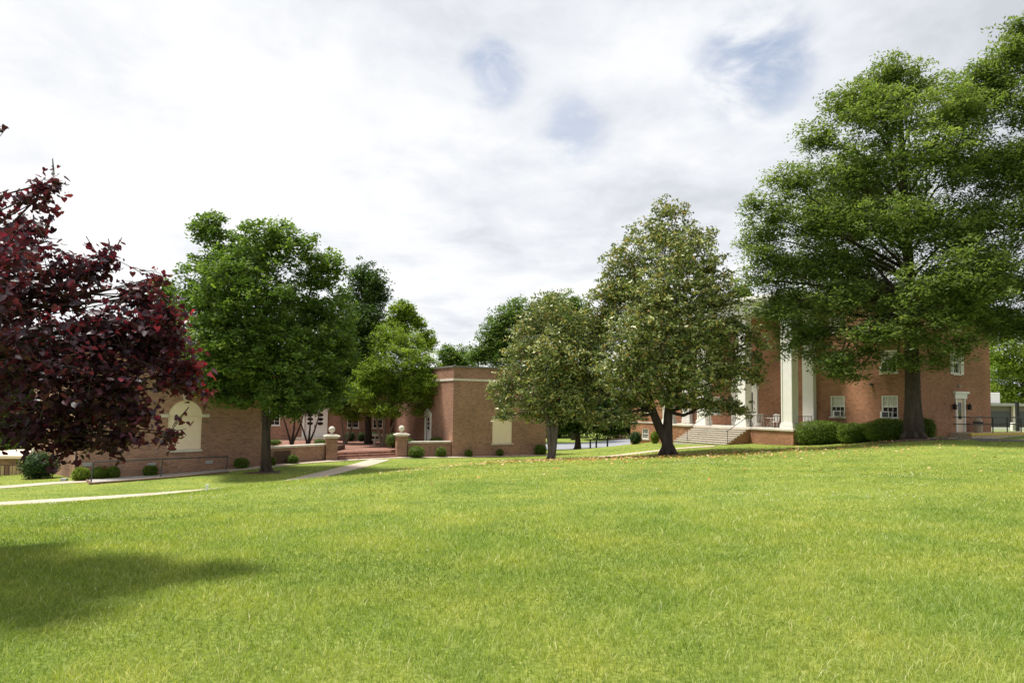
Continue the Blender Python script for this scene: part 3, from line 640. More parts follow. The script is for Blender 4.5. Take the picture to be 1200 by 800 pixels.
gwall(pR.x + .48, pR.y + .1, ae[0] - .02, ae[1], 'low brick garden wall with pale coping joining the pier to the theatre')
# brick steps and plaza
dv_ = Vector((pR.x - pL.x, pR.y - pL.y)); an = math.atan2(dv_.y, dv_.x); Lp = dv_.length
st = empty('brick_steps', (pL.x, pL.y, 0), an, 'three wide red brick steps between the two ball topped piers', 'steps')
for i in range(3): MB().box(.47, Lp - .47, -.35 + .38 * i, -.35 + .38 * (i + 1) + (0 if i < 2 else .5), -3, -2.34 + .16 * i).build('step', M['brick_floor'], st, bevel=.01)
mb = MB(); q = [(pL.x + .45, pL.y + 1.35), (pR.x - .3, pR.y + 1.2), aw(-.05, 1.2), aw(-.03, AD), (bx1, BY + .3), (bx0 - 1, BY + .3), (lend[0] + .6, lend[1] + 3)]
tag(MB().slab(q, -3.3, -1.985).build('plaza', M['brick_floor']), kind='structure')
bdq = [(lend[0] + .5, lend[1] + .9), (pL.x - .3, pL.y + .15), (pL.x - .1, pL.y + 4.5), (lend[0] + 1.2, lend[1] + 6)]
tag(MB().slab(bdq, -3.2, -1.62).build('planting_bed', M['soil']), kind='structure')
bdq = [(pR.x + .3, pR.y + .3), aw(-.1, .7), aw(-.1, 3.4), (pR.x + .5, pR.y + 3.2)]
tag(MB().slab(bdq, -3.2, -1.62).build('planting_bed', M['soil']), kind='structure')
bp_ = P(449, 522, 60.5)
be = empty('stone_bench', (bp_.x, bp_.y, -1.985), R(5), 'dark stone bench on the courtyard beside the forked trunk', 'bench')
MB().box(-1.0, 1.0, -.22, .22, .4, .5).build('seat', M['stone'], be, bevel=.02); MB().box(-1.0, 1.0, .2, .27, .75, .95).build('backrest', M['stone'], be, bevel=.01)
for s in (-.75, .75): MB().box(s - .08, s + .08, -.18, .26, 0, .4).build('leg', M['stone'], be); 
for s in (-.75, .75): MB().box(s - .04, s + .04, .2, .26, .5, .75).build('back_post', M['stone'], be)
# railing by the theatre door
e = aw(-1.6, ay_(500)); re_ = empty('door_railing', (e[0], e[1], -1.985), AR, 'thin dark iron railing by the narrow white theatre door', 'railing')
mb = MB(); mb.tube([(0, -1.6, .95), (0, 1.2, .95)], .02, 6); mb.tube([(0, 1.2, .95), (-.1, 2.2, .4)], .02, 6)
for i in range(12): mb.box(-.01, .01, -1.6 + i * .25, -1.58 + i * .25, 0, .95)
mb.build('balusters', M['dkgrey'], re_)
MB().box(-.4, 1.55, -1.7, 1.3, -.02, .16).build('landing', M['stone'], re_)

# --- small works
def gp(px, Y): x = PX(px, Y); return Vector((x, Y, G(x, Y)))
# gravel ramp with timber edge and pipe rail
g0, g1, g2, g3 = gp(110, 35.8), gp(271, 41.2), gp(268, 43), gp(104, 38.0)
mb = MB(); nq = 24
for i in range(nq + 1):
    t = i / nq
    for a, b_ in ((g0, g1), (g3, g2)):
        p = a.lerp(b_, t); mb.v.append((p.x, p.y, G(p.x, p.y) + .07))
    if i: k = (i - 1) * 2; mb.f.append([k, k + 2, k + 3, k + 1])
gv = tag(mb.build('gravel_strip', M['gravel']), kind='structure')
GRAV = [g0, g1, g2, g3]
te = MB(); te.tube([(g0.lerp(g1, t).x, g0.lerp(g1, t).y, G(g0.lerp(g1, t).x, g0.lerp(g1, t).y) + .05) for t in np.linspace(0, 1, 20)], .075, 4)
te.tube([(g0.x, g0.y, g0.z + .05), (g3.x, g3.y, g3.z + .05)], .075, 4)
tag(te.build('timber_edging', M['timber']), 'weathered timber edging along the gravel strip below the railing', 'edging')
rl = empty('pipe_railing', gp(110, 36.2), 0, 'long low grey pipe railing along the gravel strip', 'railing')
base = Vector(rl.location); RP = [gp(110, 36.2), gp(191, 39.2), gp(267, 42.4)]; tops = [P(110, 541, 36.2), P(191, 537.6, 39.2), P(267, 534.6, 42.4)]
for a, b_ in zip(RP, tops): MB().tube([a - base - Vector((0, 0, .1)), b_ - base], .035, 8).build('post', M['dkgrey'], rl)
MB().tube([t - base for t in tops], .035, 8).build('rail', M['dkgrey'], rl)
# white marker stub in the lawn
p = gp(245, 22.5); mk = MB(); mk.box(-.035, .035, -.012, .012, -.05, .2); mk.box(-.05, .05, -.01, .01, .14, .24); o = mk.build('utility_marker', M['wire'], bevel=.004); o.location = p; o.rotation_euler = (R(8), R(6), .4)
tag(o, 'small white utility marker stuck in the lawn below the end of the pale path', 'marker')
# low garage range at far left
q = P(-40, 540, 52); ga = empty('low_garage', (q.x, 52, 0), R(4), 'low tan panelled garage with a cream fascia at the far left edge', 'building')
zt = P(20, 537, 52).z; gl_ = PX(72, 52) - q.x
MB().box(0, gl_, 0, 6, -6, zt).build('wall', M['brick_brown'], ga); MB().box(-.3, gl_ + .2, -.5, 6.3, zt, zt + .22).build('roof', M['cream'], ga)
u = .5
while u < gl_ - 2.4:
    MB().box(u, u + 2.3, -.05, -.003, -5.5, zt - .55).build('garage_door', M['tan'], ga); u += 2.75
q2 = gp(-60, 45.5); fr_ = empty('iron_fence', (q2.x, 45.5, q2.z), R(3), 'thin dark iron fence in front of the tan garage panels', 'fence')
fl_ = PX(31, 45.5) - q2.x; mb = MB(); mb.box(0, fl_, -.015, .015, .95, .99); 
for i in range(int(fl_ / .25)): mb.box(i * .25, i * .25 + .02, -.01, .01, -.3, .95)
mb.build('balusters', M['black'], fr_)
MB().box(-.2, fl_, -.1, .1, -.4, .04).build('kerb', M['concrete'], fr_)
q3 = gp(31, 45); sg = empty('notice_sign', (q3.x, q3.y, q3.z), 0, 'yellow and white notice sign beside the big dark bush', 'sign')
MB().box(-.02, .02, -.02, .02, 0, .55).build('post', M['dkgrey'], sg); MB().box(-.16, .16, -.035, -.02, .35, .95).build('panel', M['yellow'], sg); MB().box(-.3, -.02, -.045, -.036, .45, .7).build('white_panel', M['wire'], sg)
q3 = gp(41, 46.5); pp = MB().tube([(0, 0, 0), (0, 0, 2.3)], .06, 8).build('vent_pipe', M['wire']); pp.location = q3; tag(pp, 'pale upright pipe rising behind the big dark bush', 'pipe')
q3 = gp(79, 37.6); pp = MB().box(-.16, .16, -.1, .1, 0, .16).build('utility_box', M['greymetal'], bevel=.02); pp.location = q3; tag(pp, 'small pale utility box at the foot of the left hall corner', 'box')

# --- right side: landing, handrail, bin, far low building
def wside(px, n): # world point n metres in front of the side wall
    x = lx(px); return loc2w(x, -n)
lx0, lx1 = lx(1118), lx(1230)
ld = empty('entry_landing', (CX, YC, 0), ROT, 'concrete landing with worn yellow kerb edge outside the side door', 'landing')
MB().box(uD - 1.2, DEP + 22, -1.15, -.01, -.6, .235).build('slab', M['concrete'], ld); MB().box(uD - 1.22, DEP + 22, -1.33, -1.153, -.6, .06).build('kerb_base', M['concrete'], ld); MB().box(uD - 1.22, DEP + 22, -1.34, -1.153, .062, .245).build('kerb', M['yellow'], ld, bevel=.02)
hr = empty('landing_railing', (CX, YC, .24), ROT, 'black two bar railing along the side door landing', 'railing')
for z in (.55, 1.0): MB().tube([(uD - .9, -1.0, z), (DEP + 20, -1.0, z)], .038, 6).build('rail', M['black'], hr)
x = uD + 1.9
while x < DEP + 14: MB().tube([(x, -1.0, 0), (x, -1.0, 1.0)], .036, 6).build('post', M['black'], hr); x += 1.75
for z in (.55, 1.0): MB().tube([(uD - .9, -1.0, z), (uD - .9, -.05, z)], .026, 6).build('return_rail', M['black'], hr)
bx_ = loc2w(lx(1135), -.55); bn = empty('litter_bin', (bx_[0], bx_[1], .24), 0, 'beige dome topped litter bin with a black band outside the side door', 'litter bin'); bn.scale = (.82, .82, .82)
MB().lathe([(.28, 0), (.3, .05), (.32, .72), (.3, .74)], (0, 0, 0), 20).build('body', M['beige'], bn, smooth=True)
MB().lathe([(.34, .72), (.37, .76), (.36, .84), (.3, .85)], (0, 0, 0), 20).build('band', M['black'], bn, smooth=True)
MB().lathe([(.31, .85)] + [(max(.01, .31 * math.cos(t)), .88 + .3 * math.sin(t)) for t in np.linspace(0, 1.54, 8)], (0, 0, 0), 20).build('dome_lid', M['beige'], bn, smooth=True)
fb = P(1150, 503, 78); fe = empty('service_building', (fb.x, 78, fb.z - .6), R(6), 'long low grey service building beyond the far right lawn', 'building')
MB().box(0, 22, 0, 8, 0, 3.3).build('wall', M['louvre'], fe); MB().box(-.4, 22.4, -.6, 8.4, 3.3, 3.62).build('roof', M['greymetal'], fe)
for i in range(4): MB().box(.6 + i * 3.6, 3.6 + i * 3.6, -.05, -.003, 1.0, 2.7).build('shutter_bay', M['dkgrey'], fe); MB().box(3.7 + i * 3.6, 4.0 + i * 3.6, -.35, -.06, 0, 3.3).build('pillar', M['stone'], fe)
MB().box(-1, 24, -2.5, -2.0, .3, .9).build('parapet', M['white'], fe)
for (x, w1, lab) in ((1.6, 2.6, 'pale rooftop air handler over the left end of the service building'), (9.0, 2.2, 'pale rooftop air handler further right on the service building')):
    q = fe.matrix_basis @ Vector((x, 2, 3.62)); e = empty('rooftop_unit', q, R(6), lab, 'roof unit', 'rooftop units on the service building')
    MB().box(0, w1, 0, 1.8, 0, 1.25).build('casing', M['white'], e, bevel=.03); MB().box(w1 * .32, w1 * .42, -.02, -.003, .1, 1.15).build('grille', M['beige'], e)
q = gp(1192, 60); pp = MB().box(-.11, .11, -.11, .11, -.2, 2.6).build('timber_post', M['black']); pp.location = q; tag(pp, 'dark square post standing on the lawn at the right edge', 'post')
q = gp(1187, 66); pp = empty('utility_cabinet', q, 0, 'white utility cabinet on the lawn left of the dark square post', 'cabinet'); MB().box(-.2, .2, -.15, .15, 0, .8).build('casing', M['white'], pp, bevel=.02); MB().box(-.15, .15, -.165, -.152, .1, .7).build('door', M['greymetal'], pp)
# split rail fence far behind the magnolias
q = P(712, 517.5, 92); fe2 = empty('rail_fence', (q.x, 92, q.z - .3), 0, 'brown timber rail fence beyond the road at the brick hall corner', 'fence')
for i in range(6): MB().box(i * 1.7 - .11, i * 1.7 + .11, -.09, .09, 0, 1.35).build('post', M['timber'], fe2)
for z in (.35, .75, 1.15): MB().box(0, 8.5, -.14, -.093, z - .09, z + .09).build('rail', M['timber'], fe2)
for i, (px, lab) in enumerate(((692, 'thin grey bollard at the near edge of the pale road, leftmost of three'), (699, 'thin grey bollard at the near edge of the pale road, middle of three'), (712, 'thin grey bollard at the near edge of the pale road, rightmost of three'))):
    q = gp(px, 74); o = MB().tube([(0, 0, -.2), (0, 0, 1.0)], .09, 8).build('bollard', M['dkgrey']); o.location = q; tag(o, lab, 'bollard', 'bollards by the pale road')

# ------------------------------------------------------------------ vegetation
def leaves(C_, size, up=.5, aspect=.55, heart=False, droop=0.0, rnd=None, rng=RNG):
    n = len(C_); nrm = rng.normal(size=(n, 3)); nrm /= np.linalg.norm(nrm, axis=1)[:, None]; nrm[:, 2] = np.abs(nrm[:, 2]) + up; nrm /= np.linalg.norm(nrm, axis=1)[:, None]
    a = rng.normal(size=(n, 3)); a[:, 2] -= droop; a -= nrm * (a * nrm).sum(1)[:, None]; a /= np.linalg.norm(a, axis=1)[:, None] + 1e-9; b = np.cross(nrm, a)
    s = (size * rng.uniform(.6, 1.3, n))[:, None]
    if rnd is None: rnd = rng.random(n)
    if not heart:
        V = np.stack([C_ - a * s * .5, C_ + b * s * aspect * .5 + a * s * .05, C_ + a * s * .5, C_ - b * s * aspect * .5 + a * s * .05], 1).reshape(-1, 3)
        return V, np.arange(4 * n), np.full(n, 4), np.repeat(rnd, 4)
    pr = [(0, 0), (.36, -.12), (.52, .18), (.36, .58), (0, 1.0)]
    pts = []
    for x, y in pr: pts.append(C_ + b * s * x + a * s * y + nrm * s * abs(x) * .35)
    for x, y in pr[1:4]: pts.append(C_ - b * s * x + a * s * y + nrm * s * abs(x) * .35)
    V = np.stack(pts, 1).reshape(-1, 3); base = (np.arange(n) * 8)[:, None]
    f = np.concatenate([base + np.array([0, 1, 2, 3, 4]), base + np.array([0, 4, 7, 6, 5])], 1).ravel()
    return V, f, np.full(2 * n, 5), np.repeat(rnd, 8)
def cat_parts(parts):
    V = []; Fc = []; S = []; A = []; o = 0
    for v, f, s, a in parts: V.append(v); Fc.append(f + o); S.append(s); A.append(a); o += len(v)
    return np.concatenate(V), np.concatenate(Fc), np.concatenate(S), np.concatenate(A)

def tree(name, px, base_py, Y, lobes, trunk, leaf, mat, bark, label, cat='tree', group=None, ntuft=1500, per=28, tuft=.45, flat=.55,
         forks=None, gap=.0, seed=1, twig=90, base_z=None, heart=False, aspect=.55, up=.5, depth=.75, sprays=None, lean=0, flare=1.5, shell=.55, ft=.0, lk=.5):
    """lobes: (px, py, rx_px, ry_px, depth offset in m). trunk: (radius, top_py)."""
    rng = np.random.default_rng(seed); b = P(px, base_py, Y)
    if base_z is not None: b.z = base_z
    e = empty(name, b, 0, label, cat, group); B = np.array(b)
    Ls = []
    for (lx_, ly_, rx, ry, dz) in lobes:
        c_ = P(lx_, ly_, Y); c_ = c_ * 1.0; k = Y / F
        # real offset in depth keeps the size in metres
        Ls.append((np.array([c_.x, c_.y + dz, c_.z]) - B, np.array([rx * k, max(rx, ry) * k * depth, ry * k])))
    wts = np.array([r[0] * r[2] for _, r in Ls]); wts = wts / wts.sum()
    T = []; tid = []
    for i, (c_, r) in enumerate(Ls):
        n = int(ntuft * wts[i] * 1.3) + 3
        d = rng.normal(size=(n, 3)); d /= np.linalg.norm(d, axis=1)[:, None]; rr = rng.random(n) ** shell
        rr *= 1 + .24 * np.array([mnoise.noise(Vector(q * 2.3 + c_)) for q in d])
        p = c_ + d * rr[:, None] * r
        if gap > -1: 
            keep = np.array([mnoise.noise(Vector(q * (1.1 / tuft * .45)) + Vector((seed, 0, 0))) > gap - .35 for q in p]); p = p[keep]
        T.append(p); tid += [i] * len(p)
    T = np.concatenate(T); tid = np.array(tid); n = len(T)
    # leaf clumps: flattened, drooping at the rim
    cnt = np.maximum(3, (per * rng.uniform(.5, 1.5, n)).astype(int)); idx = np.repeat(np.arange(n), cnt); m_ = len(idx)
    off = rng.normal(size=(m_, 3)); off /= np.linalg.norm(off, axis=1)[:, None]; off *= (rng.random(m_) ** .45)[:, None]
    ts = tuft * rng.uniform(.6, 1.35, n)[idx]; off = off * ts[:, None]; off[:, 2] = off[:, 2] * flat - .25 * (off[:, 0] ** 2 + off[:, 1] ** 2) / tuft
    Cn = T[idx] + off
    tr = rng.random(n)[idx]; rnd = np.clip(.55 * rng.random(m_) + .45 * tr, 0, 1)
    if mat is M['mag']: rnd = np.clip(rng.random(m_) * .8 + .2 * tr, 0, 1)
    V, Fc, S, A = leaves(Cn, leaf, up, aspect, heart, .6 if heart else 0, rnd, rng)
    np_mesh('crown', V, Fc, S, mat, A, e)
    # trunk, limbs, twigs
    mb = MB(); rad, top_py = trunk; ctr = sum(c_ * w_ for (c_, r), w_ in zip(Ls, wts)); H = P(px, top_py, Y).z - b.z
    stems = forks or [(0, 0, 1.0)]; ends = []
    for (fx, fy, fr) in stems:
        pts = []; rs = []; nseg = 9
        for i in range(nseg + 1):
            t = i / nseg; wob = Vector((math.sin(t * 5 + seed), math.cos(t * 4 + seed), 0)) * rad * .22 * (t > 0)
            tt = max(0, (t - ft) / (1 - ft)); sx = fx * (tt ** .8); sy = fy * (tt ** .8)
            pts.append(Vector((sx + ctr[0] * .25 * t * (0 if forks else 1) + lean * t, sy + ctr[1] * .2 * t, H * t - (.25 if i == 0 else 0))) + wob)
            fl = 1 + (flare - 1) * math.exp(-t * H / (rad * 1.6)) if rad else 1
            rs.append(max(.02, rad * fr * (1 - .72 * t) * fl))
        mb.tube(pts, rs, 12); ends.append((pts, rs))
    # root flare buttresses
    for k in range(6):
        a = k * 1.05 + seed; dx = Vector((math.cos(a), math.sin(a), 0))
        mb.tube([dx * rad * .45 + Vector((0, 0, rad * 1.3)), dx * rad * 1.05 + Vector((0, 0, rad * .32)), dx * rad * 1.65 + Vector((0, 0, -rad * .22))], [rad * .4, rad * .36, rad * .16], 6)
    limbs = []
    for i, (c_, r) in enumerate(Ls):
        pts, rs = min(ends, key=lambda q: (q[0][-1] - Vector(c_)).length) if len(ends) > 1 else ends[0]
        hz = max(.38, min(.97, (c_[2] - r[2] * .6) / max(H, .1) * .8)); k = hz * (len(pts) - 1); k0 = min(int(k), len(pts) - 2)
        s = pts[k0].lerp(pts[k0 + 1], k - k0); r0 = (rs[k0] * (1 - (k - k0)) + rs[k0 + 1] * (k - k0)) * lk
        c0 = Vector(c_); mid = s.lerp(c0, .5) + Vector((0, 0, .06 * (c0 - s).length)) + Vector(rng.normal(size=3)) * .06 * (c0 - s).length
        q1 = s.lerp(mid, .5) + Vector(rng.normal(size=3)) * .03 * (c0 - s).length; q2 = mid.lerp(c0, .55) + Vector(rng.normal(size=3)) * .04 * (c0 - s).length
        mb.tube([s, q1, mid, q2, c0], [r0, r0 * .8, r0 * .62, r0 * .45, r0 * .26], 7); limbs.append((s, q1, mid, q2, c0, r0))
    ch = rng.choice(n, min(n, twig), replace=False)
    for t in ch:
        s, q1, mid, q2, c0, r0 = limbs[tid[t]]; a = [q1, mid, q2, c0][rng.integers(0, 4)]; p = Vector(T[t]); L_ = (p - a).length
        w1 = a.lerp(p, .35) + Vector(rng.normal(size=3)) * .07 * L_; w2 = a.lerp(p, .7) + Vector(rng.normal(size=3)) * .06 * L_ + Vector((0, 0, .05 * L_)); r1 = max(.012, min(r0 * .33, .02 + .012 * L_))
        mb.tube([a, w1, w2, p], [r1, r1 * .75, r1 * .5, r1 * .25], 5)
    mb.build('trunk', bark, e, smooth=True)
    return e

# 1 purple-leaved tree near the camera on the left
def redbud():
    rng = np.random.default_rng(21); Y = 7.6; bx = -7.9; by = 7.4; e = empty('purple_tree', (bx, by, G(bx, by)), 0, 'purple leaved tree reaching in from the left edge, nearest of all trees', 'tree'); B = Vector(e.location)
    lob = [(-30, 275, 70, 62, 0), (28, 262, 34, 34, .1), (20, 325, 70, 62, -.4), (82, 332, 44, 40, .2), (115, 312, 14, 12, 0), (128, 385, 52, 42, -.3), (166, 345, 26, 24, .3), (30, 400, 85, 60, .5), (60, 440, 90, 60, -.5), (175, 405, 38, 34, .2), (205, 440, 26, 20, 0),
           (150, 450, 50, 34, -.2), (110, 480, 58, 30, .3), (165, 485, 26, 12, -.2), (200, 508, 16, 7, 0), (30, 495, 62, 32, -.4), (92, 515, 34, 14, .2), (140, 512, 34, 14, 0), (-80, 380, 110, 150, .6), (-140, 250, 90, 100, -.5), (-150, 450, 110, 80, .2), (-20, 450, 80, 70, 1.4), (-60, 330, 90, 80, -1.4), (-170, 340, 100, 100, 1.8), (228, 455, 12, 9, 0), (75, 522, 10, 8, 0), (60, 215, 14, 10, 0), (192, 375, 26, 20, 0), (130, 300, 12, 10, .1), (188, 325, 12, 9, 0), (205, 400, 18, 20, .1), (224, 430, 14, 12, 0), (45, 235, 24, 18, 0)]
    ntw = 6600; wts = np.array([l[2] * l[3] for l in lob], float) ** .85; wts /= wts.sum(); mb = MB()
    TB = Vector((0, 0, 0)); H = 2.0; tr = [Vector((0, 0, -.3)), Vector((.05, .02, .7)), Vector((.0, .1, 1.4)), Vector((.12, .05, H))]; mb.tube(tr, [.2, .15, .13, .12], 12)
    V = []; CC = []; 
    for i, l in enumerate(lob):
        c = P(l[0], l[1], Y + l[4]) - B; k = Y / F; r = Vector((l[2] * k, min(.95, max(.25, l[2] * k * .9)), l[3] * k))
        s = tr[3].lerp(tr[2], rng.random()); dd = (c - s); nn_ = 6; pts = []
        for j in range(nn_ + 1): t = j / nn_; pts.append(s + dd * t + Vector((0, 0, .25 * math.sin(t * 3.1))) * dd.length * .25 + Vector(rng.normal(size=3)) * .03 * (0 < t < 1) * dd.length)
        mb.tube(pts, [max(.004, .032 * (1 - t / nn_) + .004) for t in range(nn_ + 1)], 6)
        n = int(ntw * wts[i]) + 4
        for q in range(n):
            d = rng.normal(size=3); d /= np.linalg.norm(d); d *= rng.random() ** .5; p = c + Vector((d[0] * r.x, d[1] * r.y, d[2] * r.z))
            if mnoise.noise(p * 1.9) < -.22 or (c.z < .75 and rng.random() < .25): continue
            out = (Vector((d[0], d[1], d[2] * .5)) + Vector((.35, -.1, .05)) + Vector(rng.normal(size=3)) * .5).normalized(); Lt = rng.uniform(.18, .42)
            if q % 3 == 0: mb.tube([p - out * Lt, p - out * Lt * .4 + Vector((0, 0, .02)), p], [.005, .004, .002], 4)
            m_ = int(Lt / .055)
            for j in range(m_):
                pp_ = p - out * Lt * (j / m_); CC.append((pp_.x + rng.normal() * .025, pp_.y + rng.normal() * .025, pp_.z + rng.normal() * .02 - .015))
            if q % 9 == 0: mb.tube([pts[rng.integers(3, nn_ + 1)], (p + c) * .5, p - out * Lt], [.009, .007, .005], 4)
    CC = np.array(CC); 
    # small lone sprig above
    tip = P(6, 152, 7.2) - B; tip2 = P(-40, 210, 7.2) - B
    mb.tube([tip2, tip], [.006, .003], 4); CC = np.concatenate([CC, np.array([tip + Vector(rng.normal(size=3)) * .035 for _ in range(6)]), np.array([tip.lerp(tip2, .5) + Vector(rng.normal(size=3)) * .04 for _ in range(6)])])
    # backlit red glow of the open (right hand) side, put into leaf colour
    ed = np.clip((CC[:, 0] + bx + 4.3) / .9, 0, 1); rnd = np.clip(rng.random(len(CC)) * .62 + ed * .62 * rng.random(len(CC)) + (rng.random(len(CC)) > .965) * .3, 0, 1)
    v, f, s, a = leaves(CC, .068, .35, 1, True, 1.4, rnd, rng); np_mesh('crown', v, f, s, M['red'], a, e); mb.build('trunk', M['bark_dark'], e, smooth=True)
redbud()
# 2 broad green tree in front of the left hall
tree('shade_tree', 312, 553, 41, [(245, 268, 26, 20, 0), (262, 300, 44, 34, 1), (330, 290, 50, 32, -1), (372, 312, 32, 30, .5), (240, 345, 38, 44, 0), (300, 345, 60, 50, -2), (365, 365, 52, 48, 1), (240, 400, 38, 42, 1), (225, 430, 24, 22, 0), (290, 410, 55, 48, -2.5),
    (345, 420, 62, 44, -1.5), (395, 410, 26, 34, 0), (280, 452, 48, 26, 0), (340, 462, 48, 27, -1.5), (385, 455, 24, 26, .5), (300, 380, 70, 60, 3), (350, 478, 30, 12, -1), (262, 456, 22, 18, -1.5)],
    (.31, 330), .225, M['oak'], M['bark_dark'], 'broad deep green tree with one dark trunk in front of the left brick hall', ntuft=3700, per=28, tuft=.5, seed=3, gap=.05, twig=160, forks=[(-.5, 0, .92), (2.2, .5, .62)], ft=.22, flare=1.3)
tree('shade_tree', 432, 520, 62, [(428, 325, 24, 22, 0), (440, 345, 16, 24, 0), (412, 365, 30, 34, 1), (432, 385, 26, 38, -1), (405, 410, 28, 34, 1), (425, 425, 26, 26, 0), (395, 445, 34, 30, 0), (425, 450, 24, 24, 1), (370, 455, 26, 22, 0)],
    (.3, 370), .24, M['deep'], M['bark_dark'], 'taller dark green tree rising behind the broad shade tree, right side', ntuft=1900, per=26, tuft=.65, seed=5, base_z=-2, twig=60)
# 3 courtyard trees
tree('courtyard_tree', 448, 527, 59, [(455, 400, 26, 26, 0), (480, 405, 22, 22, 1), (500, 428, 18, 22, 0), (468, 425, 34, 24, -1), (440, 440, 26, 22, 0), (495, 452, 24, 20, -1), (462, 462, 36, 18, 1), (425, 462, 18, 16, -1), (505, 470, 14, 10, 0), (440, 478, 18, 12, .5), (490, 480, 14, 8, 0), (470, 445, 40, 26, 1.5), (430, 448, 22, 20, 0), (455, 480, 22, 10, -1)],
    (.20, 440), .17, M['light'], M['bark_pale'], 'light green courtyard tree with pale forked trunk left of the right pier', ntuft=2200, per=24, tuft=.5, seed=8, base_z=-2.0, twig=110, forks=[(-1.3, .3, .6), (.5, 0, .75), (2.2, .4, .55)], flare=1.1)
tree('courtyard_tree', 404, 520, 62, [(405, 462, 18, 18, 0), (418, 445, 20, 20, 1), (428, 470, 16, 16, -1), (398, 478, 14, 10, 0), (415, 485, 16, 8, 0)],
    (.16, 455), .16, M['light'], M['bark_pale'], 'smaller light green courtyard tree with leaning pale trunk, nearer the double doors', ntuft=850, per=22, tuft=.45, seed=9, base_z=-2.0, twig=50, forks=[(-.6, 0, .7), (1.6, .2, .8)], flare=1.1)
for i, (px, lab) in enumerate(((342, 'dark multi stemmed small tree behind the low wall, left of the double doors'), (361, 'dark multi stemmed small tree standing right before the white double doors'))):
    tree('small_tree', px, 513, 55, [(px - 8, 470, 14, 12, 0), (px + 8, 466, 14, 12, 0), (px, 480, 15, 8, .5)], (.12, 475), .15, M['deep'], M['bark_dark'], lab, group='small trees in the courtyard bed', ntuft=170, per=20, tuft=.4, seed=12 + i, base_z=-1.62, twig=24, forks=[(-1.0, 0, .7), (.15, .3, .8), (1.1, 0, .7)], flare=1.1)
# 4 magnolias
tree('magnolia_tree', 646, 538, 43, [(645, 360, 28, 20, 0), (625, 385, 30, 24, .5), (660, 385, 28, 26, -.5), (615, 415, 30, 26, 0), (650, 420, 36, 32, -1.5), (605, 445, 26, 22, .5), (590, 462, 20, 18, 0), (640, 455, 36, 30, -1), (672, 445, 24, 34, 0), (592, 485, 16, 9, -.5), (650, 482, 30, 18, 0), (625, 478, 26, 18, 1), (640, 410, 40, 45, 2), (580, 452, 9, 6, 0), (682, 480, 18, 14, 0)],
    (.24, 400), .215, M['mag'], M['bark_grey'], 'smaller rounded magnolia with clustered grey stems at the corner of the theatre', group='magnolias on the lawn', ntuft=2200, per=13, tuft=.36, seed=14, gap=.09, twig=150, aspect=.45, up=.2, forks=[(-.7, .1, .75), (.1, .3, .8), (.8, -.1, .7)], flare=1.25)
tree('magnolia_tree', 783, 533, 42, [(785, 248, 24, 18, 0), (768, 275, 40, 24, 0), (812, 278, 34, 24, .5), (740, 305, 38, 28, 0), (790, 310, 50, 34, -1.5), (835, 315, 28, 26, .5), (725, 345, 34, 30, 0), (770, 352, 54, 40, -2), (825, 355, 42, 36, -1), (705, 385, 34, 30, .5), (745, 395, 48, 36, -2.5), (800, 400, 50, 38, -2), (848, 395, 34, 28, 0),
     (690, 420, 32, 30, 0), (730, 435, 46, 34, -2), (790, 440, 48, 32, -2.5), (845, 435, 36, 26, -1), (875, 425, 26, 20, 0), (690, 455, 26, 22, 0), (740, 470, 28, 18, 0), (820, 470, 36, 16, -1), (860, 475, 24, 12, 0), (780, 465, 26, 14, -1.5), (780, 360, 60, 70, 3), (770, 430, 70, 45, 3), (888, 445, 12, 9, 0), (850, 350, 18, 14, 0), (865, 378, 18, 14, .5), (868, 482, 14, 7, 0), (665, 400, 22, 24, .5), (668, 435, 26, 26, 0), (676, 470, 26, 18, -.5), (700, 490, 24, 12, -.5), (725, 330, 24, 24, .5), (705, 360, 24, 26, 0), (885, 400, 18, 20, 0), (735, 490, 22, 10, -1)],
    (.44, 400), .225, M['mag'], M['bark_dark'], 'tall cone shaped magnolia with forked dark trunk before the columned porch', group='magnolias on the lawn', ntuft=6400, per=14, tuft=.38, seed=16, gap=.12, twig=300, aspect=.45, up=.2, forks=[(-2.2, .2, .74), (.25, 0, .78)], flare=1.2, ft=.12)
